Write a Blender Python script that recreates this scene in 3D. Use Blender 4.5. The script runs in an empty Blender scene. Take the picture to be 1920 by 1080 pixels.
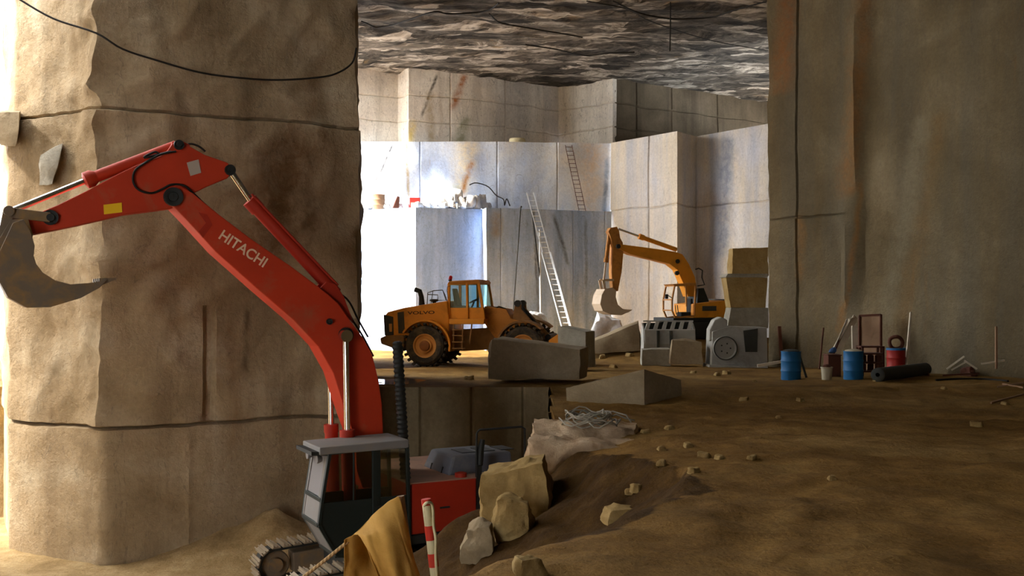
import bpy, bmesh, math, random
from mathutils import Vector, Matrix, noise

S = bpy.context.scene
C = S.collection
PI = math.pi
FPX = 1900.0            # focal length in pixels of the 1920-wide frame
HZ = 560.0              # image row of the horizon
CAMZ = 2.75

# ------------------------------------------------------------------ camera
cam = bpy.data.cameras.new('camera')
cam.sensor_width = 36
cam.lens = 36 * FPX / 1920
cam.shift_y = (HZ - 540) / 1920
cam.clip_end = 400
cam.clip_start = 0.05
camo = bpy.data.objects.new('camera', cam)
C.objects.link(camo)
camo.location = (0, 0, CAMZ)
camo.rotation_euler = (PI / 2, 0, 0)
S.camera = camo


def at(px, py, D):
    return Vector(((px - 960) / FPX * D, D, CAMZ - (py - HZ) / FPX * D))


class Frame:
    """local frame of a thing standing at o and turned by th about z"""
    def __init__(s, o, th):
        s.o = Vector(o)
        s.th = th
        s.inv = Matrix.Rotation(-th, 3, 'Z')

    def at(s, px, py, y):
        d = s.inv @ Vector(((px - 960) / FPX, 1, -(py - HZ) / FPX))
        c = s.inv @ (Vector((0, 0, CAMZ)) - s.o)
        t = (y - c.y) / d.y
        return c + d * t

    def poly(s, pts, y):
        r = []
        for p in pts:
            q = s.at(p[0], p[1], y)
            r.append((q.x, q.z))
        return r


# ------------------------------------------------------------------ materials
def sc(r, g, b):
    def f(v):
        v /= 255.0
        return v / 12.92 if v <= .04045 else ((v + .055) / 1.055) ** 2.4
    return (f(r), f(g), f(b), 1)


class NT:
    def __init__(s, name):
        s.m = bpy.data.materials.new(name)
        s.m.use_nodes = True
        s.t = s.m.node_tree
        s.t.nodes.clear()
        s.out = s.n('ShaderNodeOutputMaterial')
        s.b = s.n('ShaderNodeBsdfPrincipled')
        s.l(s.b.outputs[0], s.out.inputs[0])
        s.co = s.n('ShaderNodeTexCoord').outputs['Object']

    def n(s, t):
        return s.t.nodes.new(t)

    def l(s, a, b):
        s.t.links.new(a, b)

    def map(s, scale=(1, 1, 1), rot=(0, 0, 0), loc=(0, 0, 0)):
        m = s.n('ShaderNodeMapping')
        m.inputs['Scale'].default_value = scale
        m.inputs['Rotation'].default_value = rot
        m.inputs['Location'].default_value = loc
        s.l(s.co, m.inputs[0])
        return m.outputs[0]

    def noise(s, scale, detail=6, rough=.6, dist=0, co=None):
        x = s.n('ShaderNodeTexNoise')
        x.inputs['Scale'].default_value = scale
        x.inputs['Detail'].default_value = detail
        x.inputs['Roughness'].default_value = rough
        x.inputs['Distortion'].default_value = dist
        s.l(co or s.co, x.inputs['Vector'])
        return x.outputs['Fac']

    def ramp(s, fac, stops):
        r = s.n('ShaderNodeValToRGB')
        e = r.color_ramp.elements
        while len(e) < len(stops):
            e.new(.5)
        for el, (p, c) in zip(e, stops):
            el.position = p
            el.color = c if not isinstance(c, (int, float)) else (c, c, c, 1)
        s.l(fac, r.inputs[0])
        return r.outputs[0]

    def mix(s, fac, a, b, mode='MIX'):
        x = s.n('ShaderNodeMix')
        x.data_type = 'RGBA'
        x.blend_type = mode
        for sock, v in ((x.inputs[0], fac), (x.inputs[6], a), (x.inputs[7], b)):
            if hasattr(v, 'is_linked'):
                s.l(v, sock)
            else:
                sock.default_value = v
        return x.outputs[2]

    def math(s, op, a, b):
        x = s.n('ShaderNodeMath')
        x.operation = op
        for sock, v in ((x.inputs[0], a), (x.inputs[1], b)):
            if hasattr(v, 'is_linked'):
                s.l(v, sock)
            else:
                sock.default_value = v
        return x.outputs[0]

    def bump(s, h, strength=.4, dist=.05):
        x = s.n('ShaderNodeBump')
        x.inputs['Strength'].default_value = strength
        x.inputs['Distance'].default_value = dist
        s.l(h, x.inputs['Height'])
        s.l(x.outputs[0], s.b.inputs['Normal'])

    def fin(s, col, rough=.8, metal=0, spec=.3):
        if hasattr(col, 'is_linked'):
            s.l(col, s.b.inputs['Base Color'])
        else:
            s.b.inputs['Base Color'].default_value = col
        if hasattr(rough, 'is_linked'):
            s.l(rough, s.b.inputs['Roughness'])
        else:
            s.b.inputs['Roughness'].default_value = rough
        s.b.inputs['Metallic'].default_value = metal
        s.b.inputs['Specular IOR Level'].default_value = spec
        return s.m


def rock(name, cols, scale=.5, streak=None, streak_amt=.5, streak_scale=1.2, stain=None, stain_amt=.6,
         stain_scale=.25, stain_lo=.58, bump=.5, loc=(0, 0, 0), marks=0.0, veins=()):
    t = NT(name)
    raw = t.co
    t.co = t.map(loc=loc)
    base = t.ramp(t.noise(scale, 8, .62, .4), [(.3, cols[0]), (.5, cols[1]), (.7, cols[2])])
    if streak:
        m = t.n('ShaderNodeMapping')
        m.inputs['Scale'].default_value = (1, 1, .07)
        t.l(t.co, m.inputs[0])
        f = t.ramp(t.noise(streak_scale, 6, .6, .3, m.outputs[0]), [(.45, 0), (.68, streak_amt)])
        base = t.mix(f, base, streak)
    if stain:
        m = t.n('ShaderNodeMapping')
        m.inputs['Scale'].default_value = (1, 1, .35)
        t.l(t.co, m.inputs[0])
        f = t.ramp(t.noise(stain_scale, 7, .65, 1.2, m.outputs[0]), [(stain_lo, 0), (stain_lo + .12, stain_amt)])
        base = t.mix(f, base, stain)
    if marks:
        m = t.n('ShaderNodeMapping')
        m.inputs['Scale'].default_value = (1, 1, .25)
        m.inputs['Rotation'].default_value = (0, .5, .3)
        t.l(t.co, m.inputs[0])
        f = t.ramp(t.noise(1.3, 3, .5, 2.5, m.outputs[0]), [(.492, 0), (.5, marks), (.508, 0)])
        base = t.mix(f, base, (.09, .08, .07, 1))
    if veins:
        sp = t.n('ShaderNodeSeparateXYZ')
        t.l(raw, sp.inputs[0])
        vn = t.math('SUBTRACT', t.noise(.9, 7, .68, .6), .5)
        vn2 = t.noise(2.2, 8, .7, .5)
        for xc, zc, sl_, w_, col, amt, za, zb, rag in veins:
            d = t.math('SUBTRACT', sp.outputs[0], t.math('ADD', t.math('MULTIPLY', t.math('SUBTRACT', sp.outputs[2], zc), sl_), xc))
            d = t.math('ADD', d, t.math('MULTIPLY', vn, rag))
            d = t.math('DIVIDE', t.math('ABSOLUTE', d, 0), w_)
            m = t.math('MULTIPLY', t.ramp(d, [(.2, amt), (1.0, 0)]), t.ramp(vn2, [(.32, .25), (.6, 1)]))
            zz = t.math('ADD', sp.outputs[2], t.math('MULTIPLY', vn, rag))
            mr = t.n('ShaderNodeMapRange')
            mr.interpolation_type = 'SMOOTHSTEP'
            t.l(zz, mr.inputs[0])
            mr.inputs[1].default_value = za - .25
            mr.inputs[2].default_value = za + .25
            m2 = t.n('ShaderNodeMapRange')
            m2.interpolation_type = 'SMOOTHSTEP'
            t.l(zz, m2.inputs[0])
            m2.inputs[1].default_value = zb + .25
            m2.inputs[2].default_value = zb - .25
            m = t.math('MULTIPLY', m, t.math('MULTIPLY', mr.outputs[0], m2.outputs[0]))
            base = t.mix(m, base, col)
    fine = t.ramp(t.noise(9, 8, .7), [(.25, .72), (.75, 1.0)])
    base = t.mix(1.0, base, fine, 'MULTIPLY')
    h = t.math('ADD', t.noise(1.1, 8, .62), t.math('MULTIPLY', t.noise(14, 6, .7), .35))
    t.bump(h, bump, .22)
    return t.fin(base, .92, 0, .15)


def paint(name, col, dirt=(.2, .17, .13, 1), amt=.5, rough=.5, metal=0, scale=1.6, lo=.5):
    t = NT(name)
    f = t.ramp(t.noise(scale, 8, .68, .5), [(lo, 0), (lo + .22, amt)])
    c = t.mix(f, col, dirt)
    v = t.ramp(t.noise(.9, 5, .6), [(.3, .78), (.7, 1.0)])
    c = t.mix(1.0, c, v, 'MULTIPLY')
    t.bump(t.noise(30, 3, .6), .06, .01)
    return t.fin(c, t.ramp(f, [(0, rough), (1, .9)]), metal, .4)


M = {}
M['pillar'] = rock('pillar_marble', [sc(148, 126, 94), sc(176, 154, 122), sc(200, 184, 156)], .4,
                   streak=sc(128, 106, 78), streak_amt=.5, stain=sc(132, 96, 58), stain_amt=.5, stain_lo=.6, bump=.65, marks=.35,
                   veins=[(-5.2, 5.4, .3, 1.2, sc(112, 76, 40), .75, 3.6, 6.7, 1.6), (-6.1, 2, 0, .1, sc(96, 80, 58), .8, 1.0, 2.6, .2), (-4.6, 10, .1, .5, sc(130, 100, 66), .5, 7, 16, .8)])
M['right'] = rock('right_wall_marble', [sc(98, 83, 57), sc(118, 102, 74), sc(138, 122, 94)], .3,
                  streak=sc(100, 94, 80), streak_amt=.6, streak_scale=.8, stain=sc(132, 92, 44), stain_amt=.6,
                  stain_scale=.3, stain_lo=.6, bump=.6, marks=.3,
                  veins=[(10.55, 12, .06, .45, sc(140, 90, 44), .8, 10.8, 15, .5), (12.45, 10, .06, .35, sc(136, 94, 48), .7, 6.5, 14, .6), (12.2, 3, .1, .12, sc(140, 96, 44), .7, 1.5, 7, .3),
                         (13.6, 6, .12, .3, sc(142, 130, 104), .5, 2, 9, .6), (14.0, 6, .12, .25, sc(128, 100, 60), .5, 1, 9, .6), (11.0, 3, 0, .2, sc(140, 100, 50), .6, 3.5, 6, .5)])
M['lower'] = rock('blue_grey_marble', [sc(172, 198, 240), sc(194, 214, 246), sc(226, 234, 246)], .35,
                  streak=sc(140, 166, 208), streak_amt=.7, streak_scale=1.6, stain=sc(176, 152, 112), stain_amt=.6,
                  stain_scale=.5, stain_lo=.64, bump=.25, marks=.35,
                  veins=[(-.85, 6.7, 0, .45, sc(176, 146, 98), .6, 6.0, 7.3, .7), (2.9, 5, -.3, .16, sc(86, 88, 92), .8, 4.6, 7.2, .3), (4.0, 5, 0, .12, sc(100, 104, 110), .7, 3.5, 7.0, .2), (1.3, 4, -.05, .1, sc(110, 110, 112), .8, .5, 7.4, .2)])
_cream, _or, _gr = sc(250, 236, 206), sc(188, 122, 52), sc(138, 142, 88)
M['upper'] = rock('pale_marble', [sc(196, 212, 242), sc(226, 232, 240), sc(244, 236, 222)], .28,
                  streak=sc(176, 196, 232), streak_amt=.7, streak_scale=.8, stain=sc(206, 172, 112), stain_amt=.6,
                  stain_scale=.35, stain_lo=.64, bump=.25, loc=(3, 0, 0), marks=.35,
                  veins=[(-2.6, 9.4, .1, .95, _cream, .95, 7.6, 11.3, .9), (-3.1, 8.3, 0, .35, _gr, .8, 7, 8.9, .7), (-2.5, 9.2, .3, .25, _or, .9, 7.9, 10.2, .6),
                         (-5.65, 9, -.05, .13, sc(176, 150, 92), .8, 7, 11.2, .15), (4.3, 9.4, .1, 1.05, sc(238, 210, 178), .85, 7.3, 11.4, .9), (5.15, 9, .05, .16, sc(126, 148, 178), .8, 7.4, 10.4, .3),
                         (-6.85, 10.3, .43, .1, sc(34, 26, 24), 1.0, 9.5, 11.2, .12), (-7.35, 9.3, .3, .05, sc(84, 74, 66), .8, 8.3, 9.6, .1)])
M['top'] = rock('dusty_marble', [sc(206, 200, 194), sc(232, 222, 208), sc(244, 238, 226)], .4,
                streak=sc(184, 172, 156), streak_amt=.6, stain=sc(158, 122, 66), stain_amt=.6, stain_scale=.3,
                stain_lo=.63, bump=.3, marks=.6,
                veins=[(-3.0, 14.3, .3, .28, sc(170, 98, 30), .95, 13.4, 15.3, .5), (-4.6, 13.9, .35, .12, sc(60, 48, 34), .9, 12.9, 15.2, .3), (-4.5, 13, 0, .35, sc(164, 140, 96), .7, 11.3, 14.2, .5),
                       (-2.8, 12, .2, .5, sc(128, 126, 84), .75, 11.2, 12.9, .9), (-5.55, 12, .15, .3, sc(232, 206, 128), .9, 11.2, 12.5, .5), (.3, 13, 0, 1.2, sc(150, 146, 142), .5, 12.6, 15.3, 1.2)])
M['block'] = rock('block_face_marble', [sc(206, 194, 174), sc(224, 210, 188), sc(226, 222, 220)], .3,
                  streak=sc(160, 168, 188), streak_amt=.75, streak_scale=.6, stain=sc(170, 140, 100), stain_amt=.45, bump=.3, marks=.3,
                  veins=[(10.9, 9, .05, .5, sc(122, 132, 150), .7, 5, 11, .8)])
M['pit'] = rock('pit_marble', [sc(118, 104, 78), sc(140, 124, 94), sc(158, 142, 112)], .6,
                streak=sc(104, 88, 62), streak_amt=.6, bump=.3)
M['stone'] = rock('loose_block_stone', [sc(140, 124, 98), sc(158, 140, 112), sc(176, 158, 130)], .8, bump=.4)
M['stone_tan'] = rock('tan_dusty_stone', [sc(150, 122, 74), sc(170, 142, 92), sc(184, 160, 112)], 1.2, bump=.5,
                      stain=sc(120, 92, 50), stain_amt=.5, stain_scale=1.0)
M['stone_pink'] = rock('pinkish_stone', [sc(172, 144, 114), sc(192, 166, 136), sc(206, 184, 156)], 1.5, bump=.5,
                       stain=sc(150, 116, 76), stain_amt=.7, stain_scale=1.2, stain_lo=.52)
M['stone_white'] = rock('white_broken_marble', [sc(214, 210, 206), sc(228, 226, 224), sc(238, 236, 232)], 1.2, bump=.4)
M['stone_grey'] = rock('grey_dusty_stone', [sc(140, 136, 124), sc(160, 154, 140), sc(180, 174, 160)], .9, bump=.4)


def make_ceiling_mat():
    t = NT('layered_ceiling_marble')
    co = t.map((.4, 1.0, .3), (0, 0, .6))
    v = t.n('ShaderNodeTexVoronoi')
    v.distance = 'CHEBYCHEV'
    v.inputs['Scale'].default_value = 1.3
    wob = t.n('ShaderNodeMixRGB') if False else None
    t.l(co, v.inputs['Vector'])
    f = t.math('ADD', t.math('MULTIPLY', t.noise(.8, 10, .76, 2.2, co), 1.2), -.11)
    sep = t.n('ShaderNodeSeparateColor')
    t.l(v.outputs['Color'], sep.inputs[0])
    f = t.math('ADD', f, t.math('MULTIPLY', t.math('SUBTRACT', sep.outputs[0], .5), .38))
    c = t.ramp(f, [(.28, sc(46, 44, 42)), (.45, sc(92, 88, 82)), (.56, sc(122, 115, 106)), (.68, sc(190, 183, 172)), (.8, sc(214, 208, 198))])
    cr = t.ramp(t.noise(.8, 5, .6, 1.8, t.map((.18, 1.2, .3), (0, 0, -.25))), [(.485, 0), (.5, .85), (.515, 0)])
    c = t.mix(cr, c, (.02, .02, .02, 1))
    cr = t.ramp(t.noise(.5, 4, .5, 1.2, t.map((.2, .9, .3), (0, 0, .75))), [(.488, 0), (.5, .8), (.512, 0)])
    c = t.mix(cr, c, (.02, .018, .015, 1))
    st = t.ramp(t.noise(.3, 6, .6, 1.0), [(.62, 0), (.74, .5)])
    c = t.mix(st, c, sc(170, 140, 88))
    t.bump(f, .6, .25)
    return t.fin(c, .9, 0, .15)


M['recess'] = rock('shade_darkened_marble', [sc(84, 74, 60), sc(98, 88, 72), sc(112, 100, 84)], .5, streak=sc(60, 52, 42), streak_amt=.6, bump=.3)  # the recess's shade is put into this darker stone colour
M['ceiling'] = make_ceiling_mat()


def make_dirt(name, a, b, c, bank=None, pit=None):
    t = NT(name)
    co = t.map((1, 1.0, 1))
    f = t.noise(.22, 9, .68, .8, co)
    col = t.ramp(f, [(.3, a), (.5, b), (.68, c)])
    f2 = t.ramp(t.noise(1.3, 8, .7, .4, t.map((1, .7, 1))), [(.35, .62), (.65, 1.0)])
    col = t.mix(1.0, col, f2, 'MULTIPLY')
    tr = t.ramp(t.noise(1.1, 5, .6, .8, t.map((.22, 1.3, 1), (0, 0, .3))), [(.5, 0), (.62, .4)])
    col = t.mix(tr, col, a)
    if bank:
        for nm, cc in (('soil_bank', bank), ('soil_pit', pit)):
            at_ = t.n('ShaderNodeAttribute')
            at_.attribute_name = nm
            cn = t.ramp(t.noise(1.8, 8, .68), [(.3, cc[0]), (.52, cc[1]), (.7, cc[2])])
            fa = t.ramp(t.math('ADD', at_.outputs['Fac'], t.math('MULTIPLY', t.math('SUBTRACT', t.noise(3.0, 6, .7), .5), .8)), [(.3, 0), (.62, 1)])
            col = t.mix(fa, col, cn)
    g = t.ramp(t.noise(26, 4, .7), [(.3, .7), (.7, 1.05)])
    col = t.mix(1.0, col, g, 'MULTIPLY')
    h = t.math('ADD', t.noise(1.6, 8, .65), t.math('MULTIPLY', t.noise(22, 5, .7), .22))
    t.bump(h, .7, .14)
    return t.fin(col, .95, 0, .1)


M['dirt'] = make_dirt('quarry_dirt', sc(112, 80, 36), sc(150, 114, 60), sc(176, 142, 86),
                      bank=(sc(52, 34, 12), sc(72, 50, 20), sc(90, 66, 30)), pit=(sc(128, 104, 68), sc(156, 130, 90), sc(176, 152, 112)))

M['orange'] = paint('orange_red_paint', sc(192, 52, 18), sc(158, 104, 72), .65, .65, lo=.56)
M['red'] = paint('deep_red_paint', sc(168, 38, 12), sc(104, 56, 38), .5, .65, lo=.56)
M['yellow'] = paint('machine_yellow_paint', sc(226, 146, 32), sc(140, 96, 46), .55, .55, lo=.52)
M['rustyellow'] = paint('worn_yellow_paint', sc(196, 130, 52), sc(116, 72, 36), .75, .7, lo=.46)
M['dirtyfender'] = paint('mud_covered_paint', sc(150, 110, 66), sc(100, 74, 46), .7, .85, lo=.45)
M['dark'] = paint('black_metal_paint', sc(34, 36, 36), sc(80, 74, 64), .3, .6, lo=.55)
M['teal'] = paint('dark_teal_paint', sc(20, 33, 34), sc(52, 54, 48), .3, .5, lo=.55)
M['cabgrey'] = paint('dusty_grey_paint', sc(128, 124, 122), sc(150, 132, 108), .5, .7, lo=.5)
M['hoodgrey'] = paint('dusty_hood_grey', sc(96, 98, 106), sc(150, 140, 128), .5, .7, lo=.55)
M['dustdeck'] = paint('dust_covered_deck', sc(170, 130, 110), sc(130, 112, 96), .7, .9, lo=.45)
M['steel'] = paint('worn_track_steel', sc(150, 134, 112), sc(104, 84, 60), .6, .6, metal=.2, lo=.5)
M['bucket'] = paint('earth_worn_bucket_steel', sc(112, 96, 78), sc(156, 118, 66), .8, .7, lo=.47, scale=2.2)
M['palebucket'] = paint('pale_scraped_bucket_steel', sc(206, 184, 156), sc(170, 130, 88), .5, .6, lo=.52)
M['dustysteel'] = paint('marble_dust_on_steel', sc(168, 166, 158), sc(130, 124, 112), .6, .85, lo=.48)
M['chrome'] = NT('chrome_rod').fin((.85, .85, .86, 1), .16, 1.0)
M['alu'] = paint('aluminium_ladder', sc(222, 226, 230), sc(180, 176, 168), .4, .4, metal=.3)
M['rubber'] = paint('tyre_rubber', sc(52, 48, 44), sc(120, 100, 74), .65, .9, lo=.46, scale=3)
M['rim'] = paint('dusty_wheel_rim', sc(208, 150, 84), sc(150, 116, 76), .6, .8, lo=.48)
M['hub'] = paint('rusty_wheel_hub', sc(150, 92, 50), sc(110, 76, 46), .6, .8)
M['hose'] = NT('black_hose_rubber').fin(sc(30, 27, 24), .6)
M['cable'] = NT('black_cable_sheath').fin(sc(26, 22, 18), .7)
M['letter'] = NT('pale_lettering').fin(sc(228, 190, 160), .6)
M['letterdark'] = NT('dark_lettering').fin(sc(70, 44, 16), .6)
M['sticker'] = NT('yellow_warning_sticker').fin(sc(240, 190, 30), .6)
M['plate'] = NT('grey_data_plate').fin(sc(176, 160, 146), .6)
M['beacon'] = NT('red_beacon_lens').fin(sc(214, 24, 40), .3)
M['grille'] = paint('dark_grille', sc(62, 62, 58), sc(100, 84, 60), .5, .8)
M['seat'] = NT('black_seat_vinyl').fin(sc(34, 34, 36), .8)
M['blue'] = paint('blue_barrel_paint', sc(16, 96, 146), sc(150, 128, 76), .75, .6, lo=.6, scale=2.4)
M['barrelred'] = paint('red_barrel_paint', sc(164, 28, 14), sc(180, 110, 56), .6, .6, lo=.58)
M['rust'] = paint('rusty_iron', sc(92, 50, 32), sc(50, 34, 26), .7, .9)
M['tarblack'] = paint('dusty_black_roll', sc(52, 54, 50), sc(92, 84, 66), .5, .8)
M['wood'] = paint('weathered_board', sc(160, 126, 96), sc(110, 84, 60), .6, .85)
M['palewood'] = paint('pale_timber', sc(206, 192, 168), sc(150, 130, 104), .5, .85)
M['plastic'] = paint('dirty_white_plastic', sc(190, 178, 150), sc(130, 112, 84), .6, .7)
M['bluecloth'] = NT('blue_sheet').fin(sc(48, 74, 110), .8)
M['whitepaint'] = paint('stake_white_paint', sc(236, 222, 176), sc(176, 150, 100), .4, .7, scale=9)
M['stakered'] = paint('stake_red_paint', sc(222, 60, 40), sc(170, 90, 60), .4, .7, scale=9)
M['rope'] = NT('natural_rope')
_t = M['rope']
_w = _t.n('ShaderNodeTexWave')
_w.inputs['Scale'].default_value = 18
_t.l(_t.co, _w.inputs['Vector'])
M['rope'] = _t.fin(_t.ramp(_w.outputs['Fac'], [(0, sc(160, 124, 80)), (1, sc(220, 184, 132))]), .9)
_t = NT('brown_canvas')
_c = _t.ramp(_t.noise(2.6, 8, .65, .3), [(.3, sc(172, 126, 58)), (.55, sc(204, 156, 80)), (.75, sc(216, 172, 98))])
_s = _t.ramp(_t.noise(5, 4, .5, .6), [(.66, 0), (.74, .6)])
_c = _t.mix(_s, _c, sc(120, 84, 40))
_t.bump(_t.noise(120, 2, .5), .25, .004)
M['canvas'] = _t.fin(_c, .92, 0, .1)
_t = NT('puddle_water')
M['water'] = _t.fin(sc(96, 84, 64), .06, 0, .6)
# pane glass: mostly clear with a faint tint and gloss
def glass(name, tint, opac):
    t = NT(name)
    tr = t.n('ShaderNodeBsdfTransparent')
    tr.inputs[0].default_value = tint
    gl = t.n('ShaderNodeBsdfGlossy')
    gl.inputs['Roughness'].default_value = .05
    gl.inputs['Color'].default_value = (.8, .9, .9, 1)
    mx = t.n('ShaderNodeMixShader')
    mx.inputs[0].default_value = opac
    t.l(tr.outputs[0], mx.inputs[1])
    t.l(gl.outputs[0], mx.inputs[2])
    t.l(mx.outputs[0], t.out.inputs[0])
    return t.m
M['glass'] = glass('cab_window_glass', (.72, .86, .86, 1), .1)
def sheenglass():
    t = NT('reflection_grey_windscreen')
    tr = t.n('ShaderNodeBsdfTransparent')
    mx = t.n('ShaderNodeMixShader')
    mx.inputs[0].default_value = .8  # opaque grey mixed in stands for the pane's reflection
    t.l(tr.outputs[0], mx.inputs[1])
    t.l(t.b.outputs[0], mx.inputs[2])
    t.l(mx.outputs[0], t.out.inputs[0])
    return t.fin(sc(140, 136, 138), .35)
M['sheenglass'] = sheenglass()
M['darkglass'] = glass('smoked_cab_glass', (.72, .72, .66, 1), .06)


# ------------------------------------------------------------------ mesh builder
class MB:
    def __init__(s):
        s.bm = bmesh.new()

    def prism(s, poly, y0, y1):
        a = [s.bm.verts.new((x, y0, z)) for x, z in poly]
        b = [s.bm.verts.new((x, y1, z)) for x, z in poly]
        n = len(poly)
        s.bm.faces.new(a)
        s.bm.faces.new(b[::-1])
        for i in range(n):
            j = (i + 1) % n
            s.bm.faces.new((a[i], b[i], b[j], a[j]))
        return s

    def hexa(s, c):                       # 8 corners: bottom ring of 4, top ring of 4
        v = [s.bm.verts.new(p) for p in c]
        for f in ((0, 3, 2, 1), (4, 5, 6, 7), (0, 1, 5, 4), (1, 2, 6, 5), (2, 3, 7, 6), (3, 0, 4, 7)):
            s.bm.faces.new([v[i] for i in f])
        return s

    def box(s, c, d, m=None):
        hx, hy, hz = d[0] / 2, d[1] / 2, d[2] / 2
        pts = [(-hx, -hy, -hz), (hx, -hy, -hz), (hx, hy, -hz), (-hx, hy, -hz),
               (-hx, -hy, hz), (hx, -hy, hz), (hx, hy, hz), (-hx, hy, hz)]
        o = []
        for p in pts:
            p = Vector(p)
            if m:
                p = m @ p
            o.append(p + Vector(c))
        return s.hexa(o)

    def span(s, a, b):                    # axis-aligned box from corner a to corner b
        a, b = Vector(a), Vector(b)
        return s.box((a + b) / 2, [abs(q) for q in (b - a)])

    def bar(s, p, q, w, h, up=(0, 0, 1)):
        p, q = Vector(p), Vector(q)
        d = (q - p).normalized()
        up = Vector(up)
        if abs(d.dot(up)) > .98:
            up = Vector((0, 1, 0)) if abs(d.y) < .9 else Vector((1, 0, 0))
        sd = d.cross(up).normalized()
        u = sd.cross(d)
        o = []
        for e in (p, q):
            for a, b in ((-1, -1), (1, -1), (1, 1), (-1, 1)):
                o.append(e + sd * a * w / 2 + u * b * h / 2)
        return s.hexa(o)

    def tube(s, pts, r, n=8, closed=False):
        pts = [Vector(p) for p in pts]
        rr = r if isinstance(r, (list, tuple)) else [r] * len(pts)
        rings = []
        k = len(pts)
        pu = None
        for i, p in enumerate(pts):
            if closed:
                d = pts[(i + 1) % k] - pts[i - 1]
            else:
                d = pts[min(i + 1, k - 1)] - pts[max(i - 1, 0)]
            d.normalize()
            if pu is None:
                u = d.orthogonal().normalized()
            else:
                u = (pu - d * pu.dot(d))
                u = u.normalized() if u.length > 1e-6 else d.orthogonal().normalized()
            pu = u
            v = d.cross(u)
            rings.append([s.bm.verts.new(p + (u * math.cos(2 * PI * j / n) + v * math.sin(2 * PI * j / n)) * rr[i]) for j in range(n)])
        m = k if closed else k - 1
        for i in range(m):
            a, b = rings[i], rings[(i + 1) % k]
            for j in range(n):
                s.bm.faces.new((a[j], a[(j + 1) % n], b[(j + 1) % n], b[j]))
        if not closed:
            s.bm.faces.new(rings[0][::-1])
            s.bm.faces.new(rings[-1])
        return s

    def cyl(s, p, q, r0, r1=None, n=20):
        return s.tube([p, q], [r0, r0 if r1 is None else r1], n)

    def lathe(s, o, ax, prof, n=24):      # prof: (radius, height along ax)
        o, ax = Vector(o), Vector(ax).normalized()
        u = ax.orthogonal().normalized()
        v = ax.cross(u)
        rings = []
        for r, h in prof:
            if r < 1e-5:
                rings.append([s.bm.verts.new(o + ax * h)])
            else:
                rings.append([s.bm.verts.new(o + ax * h + (u * math.cos(2 * PI * j / n) + v * math.sin(2 * PI * j / n)) * r) for j in range(n)])
        for a, b in zip(rings, rings[1:]):
            if len(a) == 1 and len(b) == 1:
                continue
            for j in range(n):
                k = (j + 1) % n
                if len(a) == 1:
                    s.bm.faces.new((a[0], b[k], b[j]))
                elif len(b) == 1:
                    s.bm.faces.new((a[j], a[k], b[0]))
                else:
                    s.bm.faces.new((a[j], a[k], b[k], b[j]))
        return s

    def xform(s, m):
        bmesh.ops.transform(s.bm, matrix=m, verts=s.bm.verts)
        return s

    def build(s, name, mat, parent=None, smooth=None, bevel=0, origin=None, kind=None, solid=0, sub=0):
        bm = s.bm
        bmesh.ops.remove_doubles(bm, verts=bm.verts, dist=1e-5)
        bmesh.ops.recalc_face_normals(bm, faces=bm.faces)
        if origin is not None:
            bmesh.ops.translate(bm, verts=bm.verts, vec=-Vector(origin))
        me = bpy.data.meshes.new(name)
        bm.to_mesh(me)
        bm.free()
        me.materials.append(mat)
        if smooth is not None:
            me.polygons.foreach_set('use_smooth', [True] * len(me.polygons))
            me.set_sharp_from_angle(angle=math.radians(smooth))
        o = bpy.data.objects.new(name, me)
        C.objects.link(o)
        if origin is not None:
            o.location = origin
        if parent:
            o.parent = parent
        if kind:
            o['kind'] = kind
        if solid:
            md = o.modifiers.new('thickness', 'SOLIDIFY')
            md.thickness = solid
            md.offset = 0
        if sub:
            md = o.modifiers.new('smooth', 'SUBSURF')
            md.levels = md.render_levels = sub
        if bevel:
            md = o.modifiers.new('edge', 'BEVEL')
            md.width = bevel
            md.segments = 2
            md.limit_method = 'ANGLE'
            md.angle_limit = math.radians(35)
        return o


def thing(name, label, cat, loc=(0, 0, 0), rz=0, group=None):
    o = bpy.data.objects.new(name, None)
    o.empty_display_size = .3
    C.objects.link(o)
    o.location = loc
    o.rotation_euler = (0, 0, rz)
    return tag(o, label, cat, group)


def tag(o, label, cat, group=None):
    o['label'] = label
    o['category'] = cat
    if group:
        o['group'] = group
    return o


def struct(o):
    o['kind'] = 'structure'
    return o


def text_mesh(txt, name, mat, parent, origin, xdir, updir, height, shear=0, squash=1.0, depth=.004, bold=0.0):
    cu = bpy.data.curves.new(name, 'FONT')
    cu.body = txt
    cu.size = 1
    cu.extrude = .01
    cu.offset = bold
    cu.shear = shear
    ob = bpy.data.objects.new(name, cu)
    C.objects.link(ob)
    dg = bpy.context.evaluated_depsgraph_get()
    me = bpy.data.meshes.new_from_object(ob.evaluated_get(dg))
    bpy.data.objects.remove(ob)
    ys = [v.co.y for v in me.vertices]
    xs = [v.co.x for v in me.vertices]
    k = height / (max(ys) - min(ys))
    x = Vector(xdir).normalized()
    u = Vector(updir).normalized()
    n = x.cross(u)
    x0, y0 = min(xs), min(ys)
    for v in me.vertices:
        c = v.co
        v.co = Vector(origin) + x * (c.x - x0) * k * squash + u * (c.y - y0) * k + n * c.z / .01 * depth
    me.materials.clear()
    me.materials.append(mat)
    me.name = name
    o = bpy.data.objects.new(name, me)
    C.objects.link(o)
    o.parent = parent
    return o


def interp(t, pts):
    if t <= pts[0][0]:
        return pts[0][1]
    for (a, va), (b, vb) in zip(pts, pts[1:]):
        if t <= b:
            k = (t - a) / (b - a)
            return va + (vb - va) * k
    return pts[-1][1]


def smooth01(t):
    t = max(0, min(1, t))
    return t * t * (3 - 2 * t)


def fbm(v, o=4):
    return noise.fractal(Vector(v), 1.0, 2.0, o)


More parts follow.
